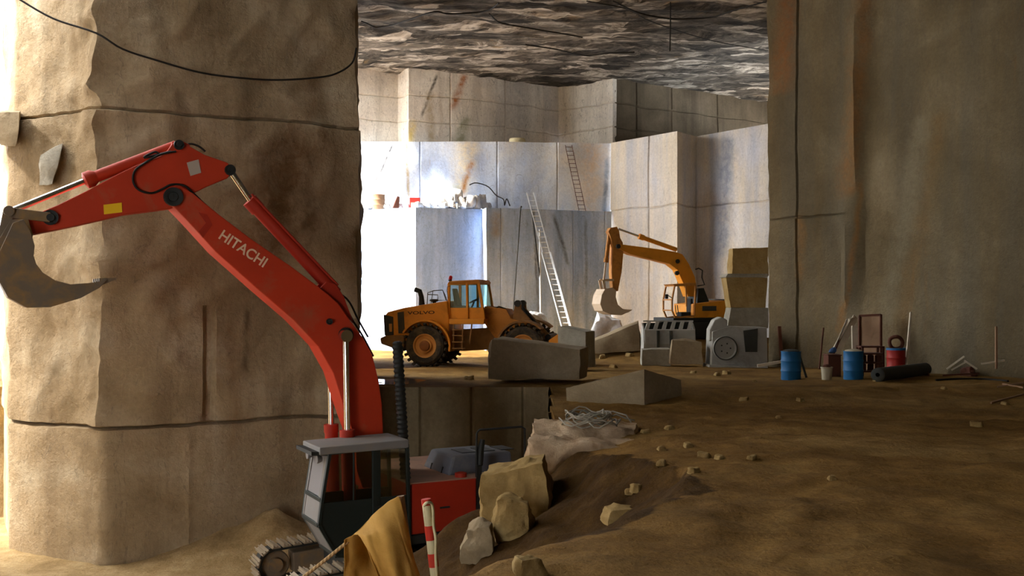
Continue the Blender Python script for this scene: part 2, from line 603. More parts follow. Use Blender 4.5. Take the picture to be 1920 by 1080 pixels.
# ------------------------------------------------------------------ rock blocks
def rock_bm(corners, n=10, amp=.03, rnd=.12, seed=0, freq=1.2, mb=None, chip=0):
    """closed rough block through 8 corners (bottom ring, top ring)"""
    mb = mb or MB()
    bm = mb.bm
    c = [Vector(p) for p in corners]
    cen = sum(c, Vector()) / 8
    size = max((a - cen).length for a in c)
    cache = {}

    def put(u):
        key = tuple(round(q, 4) for q in u)
        if key in cache:
            return cache[key]
        w = Vector(u)
        sp = w.normalized() * (1.0 + .25)
        w = w.lerp(sp, rnd)
        a, b, g = (w.x + 1) / 2, (w.y + 1) / 2, (w.z + 1) / 2
        bot = (c[0] * (1 - a) + c[1] * a) * (1 - b) + (c[3] * (1 - a) + c[2] * a) * b
        top = (c[4] * (1 - a) + c[5] * a) * (1 - b) + (c[7] * (1 - a) + c[6] * a) * b
        p = bot * (1 - g) + top * g
        d = (p - cen).normalized()
        q = p * freq + Vector((seed * 7.3, seed * 3.1, seed * 1.7))
        p = p + d * (fbm(q) * amp)
        if chip:
            e = noise.cell(q * 1.3)
            edge = sorted(abs(k) for k in u)[1]
            if edge > .75:
                p = p - d * chip * max(0, e - .45) * (edge - .75) * 4
        v = bm.verts.new(p)
        cache[key] = v
        return v

    for ax in range(3):
        for sg in (-1, 1):
            for i in range(n):
                for j in range(n):
                    q = []
                    for di, dj in ((0, 0), (1, 0), (1, 1), (0, 1)):
                        u = [0, 0, 0]
                        u[ax] = sg
                        u[(ax + 1) % 3] = -1 + 2 * (i + di) / n
                        u[(ax + 2) % 3] = -1 + 2 * (j + dj) / n
                        q.append(put(u))
                    bm.faces.new(q)
    return mb


def rock_at(name, label, cat, corners, mat, group=None, smooth=40, **k):
    c = [Vector(p) for p in corners]
    o = (c[0] + c[1] + c[2] + c[3]) / 4
    ob = rock_bm(corners, **k).build(name, mat, origin=o, smooth=smooth)
    return tag(ob, label, cat, group)


def box_corners(c, size, rz=0, tilt=0, top=1.0):
    """corners of a box standing on c, turned by rz, top ring scaled"""
    m = Matrix.Rotation(rz, 3, 'Z') @ Matrix.Rotation(tilt, 3, 'Y')
    hx, hy, hz = size[0] / 2, size[1] / 2, size[2]
    r = []
    for z, k in ((0, 1), (hz, top)):
        for a, b in ((-1, -1), (1, -1), (1, 1), (-1, 1)):
            r.append(Vector(c) + m @ Vector((a * hx * k, b * hy * k, z)))
    return r


# ------------------------------------------------------------------ ground
PITZ = -3.03
PWY = 26.8                                # the pit's back wall


def plateau(x, y):
    h = interp(y, [(2, 1.05), (8, .82), (14, .68), (20, .5), (30, .34), (40, .08), (60, 0)])
    b = ((x - 9.0) ** 2 / 22 + (y - 47.0) ** 2 / 9)
    h += .95 * math.exp(-b * b * .5)
    h -= .26 * math.exp(-((x - 1.1) / 1.0) ** 2 - ((y - 15.0) / 1.5) ** 2)
    h += .05 * fbm((x * .5, y * .5, 0)) + .02 * fbm((x * 2, y * 2, 4))
    # low spoil ridge that runs in front of the barrels
    d = (y - 24 - .25 * (x - 5))
    h += .14 * math.exp(-d * d / 2.2) * smooth01((x - 2) / 3) * (1 + .6 * fbm((x * .7, y * .7, 9)))
    return h


def crest(y):
    return interp(y, [(2, -2.6), (5, -1.5), (7.6, .05), (9.3, 1.2), (10.3, 1.75), (12, 2.05), (14, 1.45), (16, .95), (17.5, .75), (20, .75), (26.8, 1.0), (30, 1.0)])


def ground(x, y):
    p = plateau(x, y)
    if y > PWY or x < -30:
        return p
    w = .12 * fbm((x * .9, y * .9, 2)) + .05 * fbm((x * 3, y * 3, 1))
    c = crest(y) + .2 * fbm((y * .6, 3.3, 0)) * (1 - smooth01((y - 15) / 2))
    k = interp(y, [(9, 1.1), (12, 1.4), (13.3, 1.55), (15, 1.55), (17.0, .01)])
    run = (p - PITZ) * k
    t = max(0, min(1, (c - x) / run))
    z = p + (PITZ - p) * t + w * (0.4 if t in (0, 1) else 1.3 * min(k, 1))
    if t > .6:
        # sand banked against the pillar foot
        q = (x + 5.6) ** 2 / 3.2 + (y - 23.4) ** 2 / 1.6
        z += .75 * math.exp(-q) * (1 + .4 * fbm((x, y, 7)))
    return z


def hit(px, py, dmax=70, dmin=3):
    """where the line of sight through a pixel meets the ground"""
    D = dmin
    while D < dmax:
        p = at(px, py, D)
        if p.z <= ground(p.x, p.y):
            return p
        D += .05
    return at(px, py, dmax)


def frange(a, b, s):
    r = []
    while a < b - 1e-6:
        r.append(a)
        a += s
    return r


def make_ground():
    xs = frange(-34, -12, 1.2) + frange(-12, -4, .3) + frange(-4, 5, .1) + frange(5, 14, .22) + frange(14, 32, .8) + [32]
    ys = frange(-16, 3, 1.0) + frange(3, 7, .25) + frange(7, 18, .1) + frange(18, PWY - .05, .16) + [PWY - .04, PWY + .04] + frange(PWY + .2, 48, .25) + frange(48, 75, .8) + [75]
    mb = MB()
    lay = mb.bm.verts.layers.float.new('soil_bank')
    lay2 = mb.bm.verts.layers.float.new('soil_pit')
    g = {}
    for i, x in enumerate(xs):
        for j, y in enumerate(ys):
            z = ground(x, y)
            v = mb.bm.verts.new((x, y, z))
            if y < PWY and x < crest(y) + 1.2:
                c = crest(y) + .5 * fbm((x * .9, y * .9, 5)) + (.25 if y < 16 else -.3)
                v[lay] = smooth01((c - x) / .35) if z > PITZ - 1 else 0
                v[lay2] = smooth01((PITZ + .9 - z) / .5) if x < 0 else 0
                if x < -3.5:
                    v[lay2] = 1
            g[i, j] = v
    for i in range(len(xs) - 1):
        for j in range(len(ys) - 1):
            mb.bm.faces.new((g[i, j], g[i + 1, j], g[i + 1, j + 1], g[i, j + 1]))
    struct(mb.build('floor', M['dirt'], smooth=60))


make_ground()


# ------------------------------------------------------------------ rock walls
def wall(name, plan, z0, z1, mat, step=.5, amp=.06, hs=(), vs=(), groove=.14, seed=0, cap=0, hlim=None, freq=.5, push=None):
    """rough rock face over a ground plan drawn left to right as seen from inside; hs / vs = saw cuts at heights / distances"""
    mb = MB()
    bm = mb.bm
    plan = [Vector((p[0], p[1], 0)) for p in plan]
    L = [0]
    for a, b in zip(plan, plan[1:]):
        L.append(L[-1] + (b - a).length)
    us = set()
    for a, b in zip(L, L[1:]):
        k = max(1, int((b - a) / step))
        for i in range(k + 1):
            us.add(round(a + (b - a) * i / k, 3))
    us = [u for u in us if all(abs(u - v) > .09 for v in vs)]
    for v in vs:
        us += [v - .06, v, v + .06]
    us = sorted(us)
    k = max(1, int((z1 - z0) / step))
    zs = [z0 + (z1 - z0) * i / k for i in range(k + 1)]
    zs = [z for z in zs if all(abs(z - h) > .09 for h in hs)]
    for h in hs:
        zs += [h - .06, h, h + .06]
    zs = sorted(zs)

    def pn(u):
        for i in range(len(plan) - 1):
            if u <= L[i + 1] + 2e-3 or i == len(plan) - 2:
                t = (u - L[i]) / (L[i + 1] - L[i])
                p = plan[i].lerp(plan[i + 1], t)
                d = (plan[i + 1] - plan[i]).normalized()
                n = Vector((d.y, -d.x, 0))
                # average the normal on corners
                if t > .999 and i + 2 < len(plan):
                    d2 = (plan[i + 2] - plan[i + 1]).normalized()
                    n = (n + Vector((d2.y, -d2.x, 0))).normalized()
                return p, n
        return plan[-1], n

    grid = []
    for u in us:
        p, n = pn(u)
        row = []
        for z in zs:
            q = p + Vector((0, 0, z))
            a = fbm(q * freq + Vector((seed * 5.1, 0, seed))) * amp + fbm(q * freq * 4 + Vector((0, seed, 0))) * amp * .25
            hg = groove if any(abs(z - h) < 1e-4 for h in hs) and (not hlim or hlim[0] < u < hlim[1]) else 0
            vg = groove if any(abs(u - v) < 1e-4 for v in vs) else 0
            a -= max(hg, vg)
            if push:
                a += push(u, z)
            zz = z
            if hs and any(abs(z - h) < .07 for h in hs):
                zz += .12 * fbm((u * .6, z, seed))
            row.append(bm.verts.new(q + n * a + Vector((0, 0, zz - z))))
        grid.append(row)
    for a, b in zip(grid, grid[1:]):
        for i in range(len(zs) - 1):
            bm.faces.new((a[i], b[i], b[i + 1], a[i + 1]))
    if cap:                                # flat bench top running back from the face
        tops = [r[-1] for r in grid]
        back = []
        for u, v in zip(us, tops):
            back.append(bm.verts.new((v.co.x, v.co.y + cap, v.co.z)))
        for i in range(len(tops) - 1):
            bm.faces.new((tops[i], tops[i + 1], back[i + 1], back[i]))
    o = mb.build(name, mat, smooth=35)
    return struct(o)


CZ = 15.35                                # ceiling height
B1, B2 = 7.5, 11.3                        # bench heights


def ipx(px, D):
    return ((px - 960) / FPX * D, D)


# left pillar: three stacked cuts with chipped corner
def pillar():
    Cc, Rr, Lf = Vector((-8.8, 22, 0)), Vector((-3.8, 24.6, 0)), Vector((-11.5, 23.4, 0))
    corner = [(0, 180), (130, 178), (162, 160), (180, 186), (198, 192), (205, 186), (235, 178), (300, 186), (400, 193), (560, 196), (600, 190), (700, 184), (765, 182), (800, 184), (806, 204), (1060, 203)]
    edge = [(0, 668), (60, 667), (115, 663), (160, 667), (215, 664), (228, 661), (233, 655), (238, 660), (300, 662), (400, 668), (600, 678), (800, 690), (1060, 690)]
    sm = [2.75 - (y - HZ) / FPX * 22 for y in (203, 803)]       # seam heights at the corner

    def cpush(z):
        py = HZ - (z - CAMZ) / 22 * FPX
        px = interp(py, corner)
        return (px - 200) / FPX * 22

    mb = MB()
    bm = mb.bm
    plan = [Vector((-13.5, 27, 0)), Lf, Cc, Rr, Vector((-5.05, 32.8, 0)), Vector((-12.5, 32.6, 0)), Vector((-13.5, 27.5, 0))]
    z0, z1 = -3.4, CZ + .1
    zs = frange(z0, z1, .1) + [z1]
    zs = [z for z in zs if all(abs(z - s) > .1 for s in sm)]
    for s in sm:
        zs += [s - .05, s, s + .05]
    zs.sort()
    us = []                                # (seg, t)
    for sgi, st in ((0, 1.0), (1, .1), (2, .1), (3, 1.2), (4, 1.2), (5, 1.2)):
        ln = (plan[sgi + 1] - plan[sgi]).length
        k = int(ln / st)
        us += [(sgi, i / k) for i in range(k)]
    us.append((5, 1.0))
    grid = []
    for sg, t in us:
        a, b = plan[sg], plan[sg + 1]
        p = a.lerp(b, t)
        d = (b - a).normalized()
        n = Vector((d.y, -d.x, 0))
        if t == 0 and sg > 0:
            d2 = (a - plan[sg - 1]).normalized()
            n = (n + Vector((d2.y, -d2.x, 0))).normalized()
        ln = (b - a).length
        row = []
        for z in zs:
            q = p + Vector((0, 0, z))
            w = Vector((0, 0, 0))
            # chipped corner: shift fades away from the corner
            if sg == 1:
                f = max(0, 1 - (1 - t) * ln / .9)
            elif sg == 2:
                f = max(0, 1 - t * ln / .7)
            else:
                f = 0
            if f:
                w += Vector((1, .1, 0)) * cpush(z) * f
                w += Vector((.5, .3, 0)) * fbm((z * 1.6, 2, 1)) * .12 * f
            if sg == 2:
                f = max(0, 1 - (1 - t) * ln / 1.0)
                py = HZ - (z - CAMZ) / 24.6 * FPX
                w += Vector((1, 0, 0)) * f * ((interp(py, edge) - 667) / FPX * 24.6 + .04 * fbm((z * 2.5, 5, 2)))
            amp = .1 if z > sm[1] else .03
            aa = fbm(q * .45 + Vector((0, 3, 0))) * amp + fbm(q * 1.7) * amp * .5
            if sg in (1, 2) and z > sm[1] - .1:
                qq = Vector((q.x * .42, q.y * .42, q.z * .36)) + Vector((2.3, 0, .4))
                ds, pp = noise.voronoi(qq)
                rv = noise.cell_vector(pp[0] * 37.0)
                aa += max(-.05, min(.05, rv.dot(qq - pp[0]) * .16)) * min(1, (ds[1] - ds[0]) * 4)
                ds2, pp2 = noise.voronoi(q * 1.1)
                aa += noise.cell_vector(pp2[0] * 11.0).dot(q * 1.1 - pp2[0]) * .045 * min(1, (ds2[1] - ds2[0]) * 4)
            ridge = 1 - abs(fbm(q * .33 + Vector((9, 1, 4))))
            if z > sm[1]:
                aa += (ridge - .7) * .18
            s0 = sm[0] + (.0 if sg != 2 else -0.0)
            for s in sm:
                # beds dip along the face
                if abs(z - s) < .055:
                    aa -= .10 if abs(z - s) < 1e-3 else .0
            if sm[1] < z < sm[0]:
                aa += .08
            if z < sm[1]:
                aa += .12 if sg == 1 else .05
            # vertical saw groove and drill slot on the front face
            if sg == 2:
                D = p.y
                pxx = 960 + p.x / D * FPX
                if z > sm[1] + .15 and z < sm[1] + 2.6 and abs(pxx - 388) < 9:
                    aa -= .14
                if z < sm[1] and abs(pxx - 350) < 5:
                    aa += .035
            dz = .07 * fbm((p.x * .8, p.y * .8, 3)) * (1 if any(abs(z - s) < .3 for s in sm) else 0)
            row.append(bm.verts.new(q + n * aa + w + Vector((0, 0, dz))))
        grid.append(row)
    for a, b in zip(grid, grid[1:]):
        for i in range(len(zs) - 1):
            bm.faces.new((a[i], b[i], b[i + 1], a[i + 1]))
    struct(mb.build('wall_left', M['pillar'], smooth=38))


pillar()
struct(wall('sun_block_pillar', [(-9.6, 44.9), (-9.4, 38.2), (-5.98, 38.0), (-6.95, 44.6), (-9.6, 45)], -.5, CZ + .2, M['pillar'], .8, .1, seed=11))  # hidden pillar added to keep the sun off the wheel loader

# lower bench
low = [(-16, 58.5), (-9.2, 54.9), (-5.0, 52.7), (-1.56, 53.9), (-1.34, 52.9), (5.42, 55.3)]
struct(wall('wall_back_lower', low, -.6, B1, M['lower'], .45, .07, vs=[17.9, 22.0, 23.9], groove=.06, seed=1, cap=4))
# the tall corner block right of it
blk = [(5.42, 55.6), (8.43, 51.7), (9.72, 53.4), (12.6, 49.4), (15.5, 47.2)]
struct(wall('wall_back_corner', blk, -.6, B2, M['block'], .5, .05, hs=[B1 + .05], vs=[2.9], groove=.08, seed=2, cap=16))
up = [(-18, 56.5), (-8.6, 55.1), (-1.0, 55.2), (5.5, 55.75)]
struct(wall('wall_back_upper', up, B1 - .3, B2, M['upper'], .4, .16, vs=[13.1, 17.3, 20.6], groove=.07, seed=3, cap=4))
topp = [(-20, 57), ipx(665, 55.2), ipx(746, 56.5), ipx(766, 55.7), ipx(924, 57.5), ipx(1047, 60.5), ipx(1149, 58.0), (6.0, 58.15)]
topp = [tuple(p) for p in topp]
struct(wall('wall_back_top', topp, B2 - .3, CZ + .2, M['top'], .45, .05, hs=[12.55, 13.95], vs=[17.6, 21.0], groove=.07, seed=4))
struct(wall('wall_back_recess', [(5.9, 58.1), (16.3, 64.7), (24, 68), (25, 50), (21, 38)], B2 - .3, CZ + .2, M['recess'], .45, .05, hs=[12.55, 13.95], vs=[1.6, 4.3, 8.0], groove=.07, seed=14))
# right wall
rw = [(12.9, 49.5), (10.12, 40.0), (12.25, 37.0), (12.55, 36.7), (15.9, 31.0), (21, 20), (23, 4), (23, -16)]


def rpush(u, z):
    # long broken rib between the two saw planes, fading towards the foot
    s = u - 13.7 - .12 * (z - 2) * .3
    r = .32 * math.exp(-(s / .28) ** 2) * smooth01((z - 2.3) / .5) * smooth01((16 - z) / 3)
    return r + (.08 * fbm((u * 1.5, z * .2, 3)) if 12.8 < u < 20 else 0)


struct(wall('wall_right', rw, -.6, CZ + .2, M['right'], .3, .09, hs=[5.85], vs=[11.3], groove=.1, seed=5, push=rpush, hlim=(9.4, 13.4)))
# pit back wall
struct(wall('wall_pit', [(-10, PWY - .15), (.35, PWY - .12), (2.5, PWY - .12)], PITZ - .3, .42, M['pit'], .3, .05, vs=[6.35, 7.6, 8.95, 10.3], groove=.07, seed=6))
struct(wall('wall_pit_side', [(.96, 26.7), (.72, 20), (.70, 17.7)], PITZ - .3, .44, M['pit'], .3, .015, vs=[3.0, 6.1], groove=.06, seed=16))
# off-frame: two towers added to block the sun, then the hall's unseen walls
struct(wall('sun_block_tower_far', [(-41, 20.0), (-40, 20.3), (-40, 30.4), (-46, 30.8), (-46, 20.3), (-41, 20)], -.5, 62, M['pillar'], 1.6, .4, seed=10))  # unseen tower added to keep sun out of the gap behind the pillar
struct(wall('sun_block_tower_near', [(-41, 8), (-40, 8.3), (-40, 15.0), (-46, 15.3), (-46, 8.3), (-41, 8)], PITZ - .3, 62, M['pillar'], 1.2, .4, seed=9))  # unseen tower added to shade the pillar's left face
struct(wall('wall_near_left', [(-20, -16), (-20, 2), (-20, 16), (-24, 16.5)], PITZ - .3, CZ + .2, M['pillar'], .8, .12, seed=7))
struct(wall('wall_rear', [(23, -15), (3, -16), (-15, -15)], -.4, CZ + .2, M['right'], 1.0, .15, seed=8))


def ceiling():
    mb = MB()
    xs = frange(-9.6, 26, .35) + [26]
    ys = frange(-16, 40, 1.2) + frange(40, 66, .3) + [66]
    g = []
    for x in xs:
        r = []
        for y in ys:
            c, s_ = math.cos(.35), math.sin(.35)
            q = Vector(((x * c + y * s_) * .22, (y * c - x * s_) * .9, 0))
            z = CZ + .14 * round(2.0 * fbm(q * .8) + .3 * noise.cell(q)) * .6 + .05 * fbm((x, y, 3))
            r.append(mb.bm.verts.new((x + (.35 * fbm((y * .4, 1, 1)) if x < -9.3 else 0), y, z)))
        g.append(r)
    for a, b in zip(g, g[1:]):
        for i in range(len(ys) - 1):
            mb.bm.faces.new((a[i], a[i + 1], b[i + 1], b[i]))
    o = mb.build('ceiling', M['ceiling'], smooth=20, solid=0)
    struct(o)
    m3 = MB()
    m3.span((-21, -16, CZ + .3), (-9.3, 16.8, CZ + 2.5))
    struct(m3.build('sun_block_overhang', M['ceiling']))  # unseen slab added to keep the sun off the pit
    # rock mass above, so no light leaks through
    m2 = MB()
    m2.span((-9.4, -16, CZ + .6), (27, 70, CZ + 2.5))
    struct(m2.build('ceiling_overburden', M['ceiling']))


ceiling()
V = Vector


def spline(pts, n=5):
    pts = [Vector(p) for p in pts]
    sm = []
    for i in range(len(pts) - 1):
        p0, p1, p2, p3 = pts[max(i - 1, 0)], pts[i], pts[i + 1], pts[min(i + 2, len(pts) - 1)]
        for k in range(n):
            t = k / n
            sm.append(.5 * ((2 * p1) + (p2 - p0) * t + (2 * p0 - 5 * p1 + 4 * p2 - p3) * t * t + (3 * p1 - p0 - 3 * p2 + p3) * t ** 3))
    return sm + [pts[-1]]


def part_prism(name, fr, pts, yplane, y0, y1, mat, parent, bevel=.012):
    return MB().prism(fr.poly(pts, yplane), y0, y1).build(name, mat, parent, bevel=bevel)


# ================================================================== orange excavator in the pit
EA = math.radians(28)
E = Frame((-2.68, 20.59, -3.0), PI + EA)
ex = thing('excavator', 'orange-red excavator with raised arm standing in the pit before the left rock pillar', 'excavator', E.o, E.th)
P = E.at


def plate_quad(name, fr, pts, y, mat, parent, th=.012):
    return MB().prism(fr.poly(pts, y), y, y + th).build(name, mat, parent)


# boom
boom_pts = [(667, 825), (642, 755), (625, 700), (597, 650), (550, 600), (478, 538), (404, 472), (352, 415), (324, 386), (312, 368), (322, 352), (340, 349), (363, 363),
            (412, 403), (474, 450), (547, 500), (602, 541), (634, 568), (660, 605), (682, 635), (698, 664), (710, 712), (717, 760), (719, 817), (712, 890), (700, 915), (680, 915), (668, 880)]
boom = part_prism('boom', E, boom_pts, .33, -.33, .33, M['orange'], ex, .02)
t0, t1 = P(413, 452, .33), P(494, 505, .33)
text_mesh('HITACHI', 'lettering', M['letter'], boom, P(409, 447, .335), t1 - t0, V((0, 0, 1)) - (t1 - t0).normalized() * (t1 - t0).normalized().z,
          .2, squash=.94, bold=.015)
for px, py, r in ((325, 369, .17), (648, 628, .15), (617, 603, .06)):
    q = P(px, py, .33)
    MB().lathe(q, (0, 1, 0), [(0, .06), (r * .45, .06), (r * .5, .035), (r * .8, .05), (r, .05), (r, -.05)], 20).build('pin_boss', M['dark'], boom, smooth=40)
plate_quad('weld_band', E, [(372, 398), (388, 402), (398, 422), (380, 446), (372, 434), (386, 418)], .33, M['red'], boom)
mb = MB()
for s in (-1, 1):
    mb.prism(E.poly([(596, 545), (612, 528), (630, 533), (645, 556), (664, 607), (640, 580)], .2), s * .17 - .03, s * .17 + .03)
mb.build('cylinder_bracket', M['red'], boom, bevel=.01)
# boom lift cylinders either side
for s in (1, -1):
    a, b, c = P(648, 630, .5), P(651, 806, .5), P(655, 965, .5)
    for v in (a, b, c):
        v.y *= s
    d = (c - b).normalized()
    cy = MB().cyl(b + d * .02, c, .135, n=20).cyl(b - d * .0, b + d * .16, .15, n=20).lathe(c, (0, 1, 0), [(0, -.12), (.13, -.12), (.13, .12), (0, .12)], 16).build('boom_cylinder', M['red'], ex, smooth=40)
    MB().cyl(a, b + d * .1, .062, n=16).lathe(a, (0, 1, 0), [(0, -.08), (.12, -.08), (.12, .08), (0, .08)], 18).build('cylinder_rod', M['chrome'], cy, smooth=40)
# stick
stick_pts = [(325, 267), (354, 273), (384, 290), (427, 305), (437, 318), (427, 334), (395, 347), (366, 361), (356, 378), (325, 390), (235, 402), (150, 422), (66, 439), (47, 436), (34, 432), (31, 420), (42, 412), (80, 396), (107, 385), (164, 357), (214, 330), (255, 310), (300, 293), (314, 282)]
stick = part_prism('stick', E, stick_pts, .2, -.2, .2, M['orange'], ex, .018)
plate_quad('warning_sticker', E, [(194, 384), (228, 380), (229, 398), (195, 402)], .2, M['sticker'], stick)
plate_quad('data_plate', E, [(350, 305), (372, 299), (377, 324), (357, 330)], .2, M['plate'], stick)
for px, py, r in ((94, 408, .13), (41, 425, .11), (431, 319, .1), (335, 272, .09)):
    q = P(px, py, .2)
    MB().lathe(q, (0, 1, 0), [(0, .09), (r * .5, .09), (r * .55, .05), (r, .06), (r, -.42), (0, -.46)], 18).build('pin_boss', M['dark'], stick, smooth=40)
mb = MB()
for s in (-1, 1):
    mb.prism(E.poly([(318, 285), (322, 266), (340, 264), (356, 272), (350, 290)], .12), s * .12 - .03, s * .12 + .03)
mb.build('cylinder_bracket', M['orange'], stick, bevel=.01)
# stick cylinder on the back of the boom
a, b, c = P(431, 319, 0), P(469, 377, 0), P(630, 550, 0)
d = (c - b).normalized()
cy = MB().cyl(b, c, .125, n=20).cyl(b - d * .02, b + d * .22, .15, n=20).build('stick_cylinder', M['red'], ex, smooth=40)
MB().cyl(a, b + d * .1, .06, n=16).build('cylinder_rod', M['chrome'], cy, smooth=40)
MB().tube([b + V((0, .12, .12)), b.lerp(c, .5) + V((0, .14, .13)), c + V((0, .12, .16))], .025).build('hydraulic_pipe', M['red'], cy, smooth=60)
# bucket cylinder above the stick
a, b, c = P(16, 398, 0), P(160, 339, 0), P(330, 274, 0)
d = (c - b).normalized()
cy = MB().cyl(b + d * .05, c, .105, n=20).lathe(b, d, [(.07, -.03), (.15, 0), (.15, .12), (.105, .2)], 20).build('bucket_cylinder', M['orange'], ex, smooth=40)
MB().cyl(a, b + d * .1, .055, n=16).build('cylinder_rod', M['chrome'], cy, smooth=40)
# linkage
mb = MB()
for s in (-1, 1):
    q, r, u = P(94, 408, .26), P(16, 398, .26), P(2, 466, .2)
    mb.bar((q.x, s * .26, q.z), (r.x, s * .26, r.z), .05, .17, (0, 0, 1))
    mb.bar((r.x, s * .2, r.z), (u.x, s * .2, u.z), .05, .17, (1, 0, 0))
q = P(16, 398, 0)
mb.cyl((q.x, -.32, q.z), (q.x, .32, q.z), .09)
mb.build('bucket_link', M['bucket'], ex, bevel=.01)
# bucket
side = [(10, 448), (24, 418), (44, 411), (58, 436), (65, 461), (63, 480), (68, 495), (80, 511), (104, 526), (132, 533), (173, 530), (202, 524), (186, 540), (151, 559), (94, 576), (50, 577), (15, 558), (-6, 520), (-6, 482)]
sp = E.poly(side, .55)
mb = MB()
for y in (.55, -.55):
    mb.prism(sp, y - .025, y + .025)
shell = [sp[i] for i in (11, 12, 13, 14, 15, 16, 17, 18, 0)]
inner = []
cx = sum(p[0] for p in sp) / len(sp)
cz = sum(p[1] for p in sp) / len(sp)
for x, z in shell:
    dd = V((cx - x, cz - z)).normalized() * .05
    inner.append((x + dd.x, z + dd.y))
mb.prism(shell + inner[::-1], -.55, .55)
bk = mb.build('bucket', M['bucket'], ex, bevel=.008)
tp = E.at(197, 526, .5)
for k in range(4):
    y = -.48 + k * .32
    x0, z0 = tp.x, tp.z
    MB().prism([(x0 + .1, z0 - .1), (x0 + .1, z0 + .04), (x0 - .16, z0 + .05), (x0 - .18, z0 + .02)], y - .05, y + .05).build('bucket_tooth', M['bucket'], bk)
mb = MB()
for s in (-1, 1):
    mb.prism(E.poly([(-8, 490), (-6, 455), (20, 412), (52, 408), (62, 440), (55, 470), (20, 500)], .25), s * .25 - .03, s * .25 + .03)
mb.build('bucket_ear', M['bucket'], bk, bevel=.01)
# hoses looping over the elbow
for pts, y in (([(330, 284), (300, 290), (268, 308), (252, 322), (250, 342), (262, 357), (285, 362), (305, 354), (322, 346), (345, 348), (362, 362), (390, 388), (440, 428), (500, 472), (560, 515), (605, 545)], .24),
               ([(385, 284), (372, 274), (355, 270), (340, 280)], .1),
               ([(300, 290), (290, 285), (270, 296), (320, 284)], .2),
               ([(610, 545), (640, 562), (660, 598), (680, 630), (700, 668)], .1),
               ([(612, 540), (650, 560), (672, 600), (690, 632)], -.05)):
    MB().tube(spline([P(x, yy, y) for x, yy in pts]), .02, 8).build('hydraulic_hose', M['hose'], ex, smooth=60)

# cab (left side of the machine, towards us)
cp = E.poly([(618, 850), (763, 832), (768, 1042), (632, 1042), (598, 985), (604, 938)], 1.5)
YN, YF = 1.5, .52
cab = MB()
ztop = cp[0][1]


def ring(mb, pts, y, w=.09, t=.06):
    for i in range(len(pts)):
        a, b = pts[i], pts[(i + 1) % len(pts)]
        mb.bar((a[0], y, a[1]), (b[0], y, b[1]), t, w, (0, 1, 0))


for y in (YN, YF):
    ring(cab, cp, y)
mid0, mid1 = P(705, 850, YN), P(706, 940, YN)
cab.bar((mid0.x, YN, ztop), (mid1.x, YN, cp[3][1]), .16, .07, (0, 1, 0))
m2 = P(663, 860, YN)
for i, z in ((0, 0), (1, 0), (2, 0), (3, 0), (4, 0), (5, 0)):
    cab.bar((cp[i][0], YN, cp[i][1]), (cp[i][0], YF, cp[i][1]), .08, .08, (0, 0, 1))
cab.build('cab', M['teal'], ex, bevel=.01)
sill = P(660, 938, YN).z
fx = cp[5][0]
low_pts = [(cp[1][0], sill), (cp[2][0], cp[2][1]), (cp[3][0], cp[3][1]), (cp[4][0], cp[4][1]), (cp[5][0], sill)]
door = MB().prism(low_pts, YN - .04, YN + .015).bar((m2.x, YN, sill), (m2.x, YN, ztop), .03, .03, (0, 1, 0)).build('cab_door', M['teal'], ex, bevel=.01)
q = P(700, 950, YN)
MB().bar((q.x, YN + .05, q.z), (q.x - .16, YN + .05, q.z), .03, .03).build('door_handle', M['dark'], door)
MB().prism(low_pts, YF - .03, YF + .03).build('cab_side_panel', M['teal'], ex)
gp = [(cp[0][0], cp[0][1]), (cp[1][0], cp[1][1]), (cp[1][0], sill), (fx, sill)]
for y in (YN, YF):
    MB().prism(gp, y - .008, y + .002).build('side_window', M['darkglass'], ex)
# front: grey pillar panel around the windscreen
mb = MB()
for a, b in ((0, 5), (5, 4), (4, 3)):
    A, B = cp[a], cp[b]
    for y0, y1 in ((YN - .16, YN), (YF, YF + .1)):
        mb.hexa([V((A[0] + .03, y0, A[1])), V((B[0] + .03, y0, B[1])), V((B[0] + .03, y1, B[1])), V((A[0] + .03, y1, A[1])),
                 V((A[0] - .03, y0, A[1])), V((B[0] - .03, y0, B[1])), V((B[0] - .03, y1, B[1])), V((A[0] - .03, y1, A[1]))])
A, B = cp[5], cp[4]
mb.hexa([V((A[0] + .02, YF, A[1])), V((B[0] + .02, YF, B[1])), V((B[0] + .02, YN, B[1])), V((A[0] + .02, YN, A[1])),
         V((A[0] - .03, YF, A[1])), V((B[0] - .03, YF, B[1])), V((B[0] - .03, YN, B[1])), V((A[0] - .03, YN, A[1]))])
A, B = cp[4], cp[3]
mb.hexa([V((A[0] + .02, YF, A[1])), V((B[0] + .02, YF, B[1])), V((B[0] + .02, YN, B[1])), V((A[0] + .02, YN, A[1])),
         V((A[0] - .03, YF, A[1])), V((B[0] - .03, YF, B[1])), V((B[0] - .03, YN, B[1])), V((A[0] - .03, YN, A[1]))])
mb.build('cab_front_frame', M['cabgrey'], ex, bevel=.01)
A, B = cp[0], cp[5]
MB().hexa([V((A[0] + .01, YF, A[1])), V((B[0] + .01, YF, B[1])), V((B[0] + .01, YN, B[1])), V((A[0] + .01, YN, A[1])),
           V((A[0], YF, A[1])), V((B[0], YF, B[1])), V((B[0], YN, B[1])), V((A[0], YN, A[1]))]).build('windscreen', M['sheenglass'], ex)
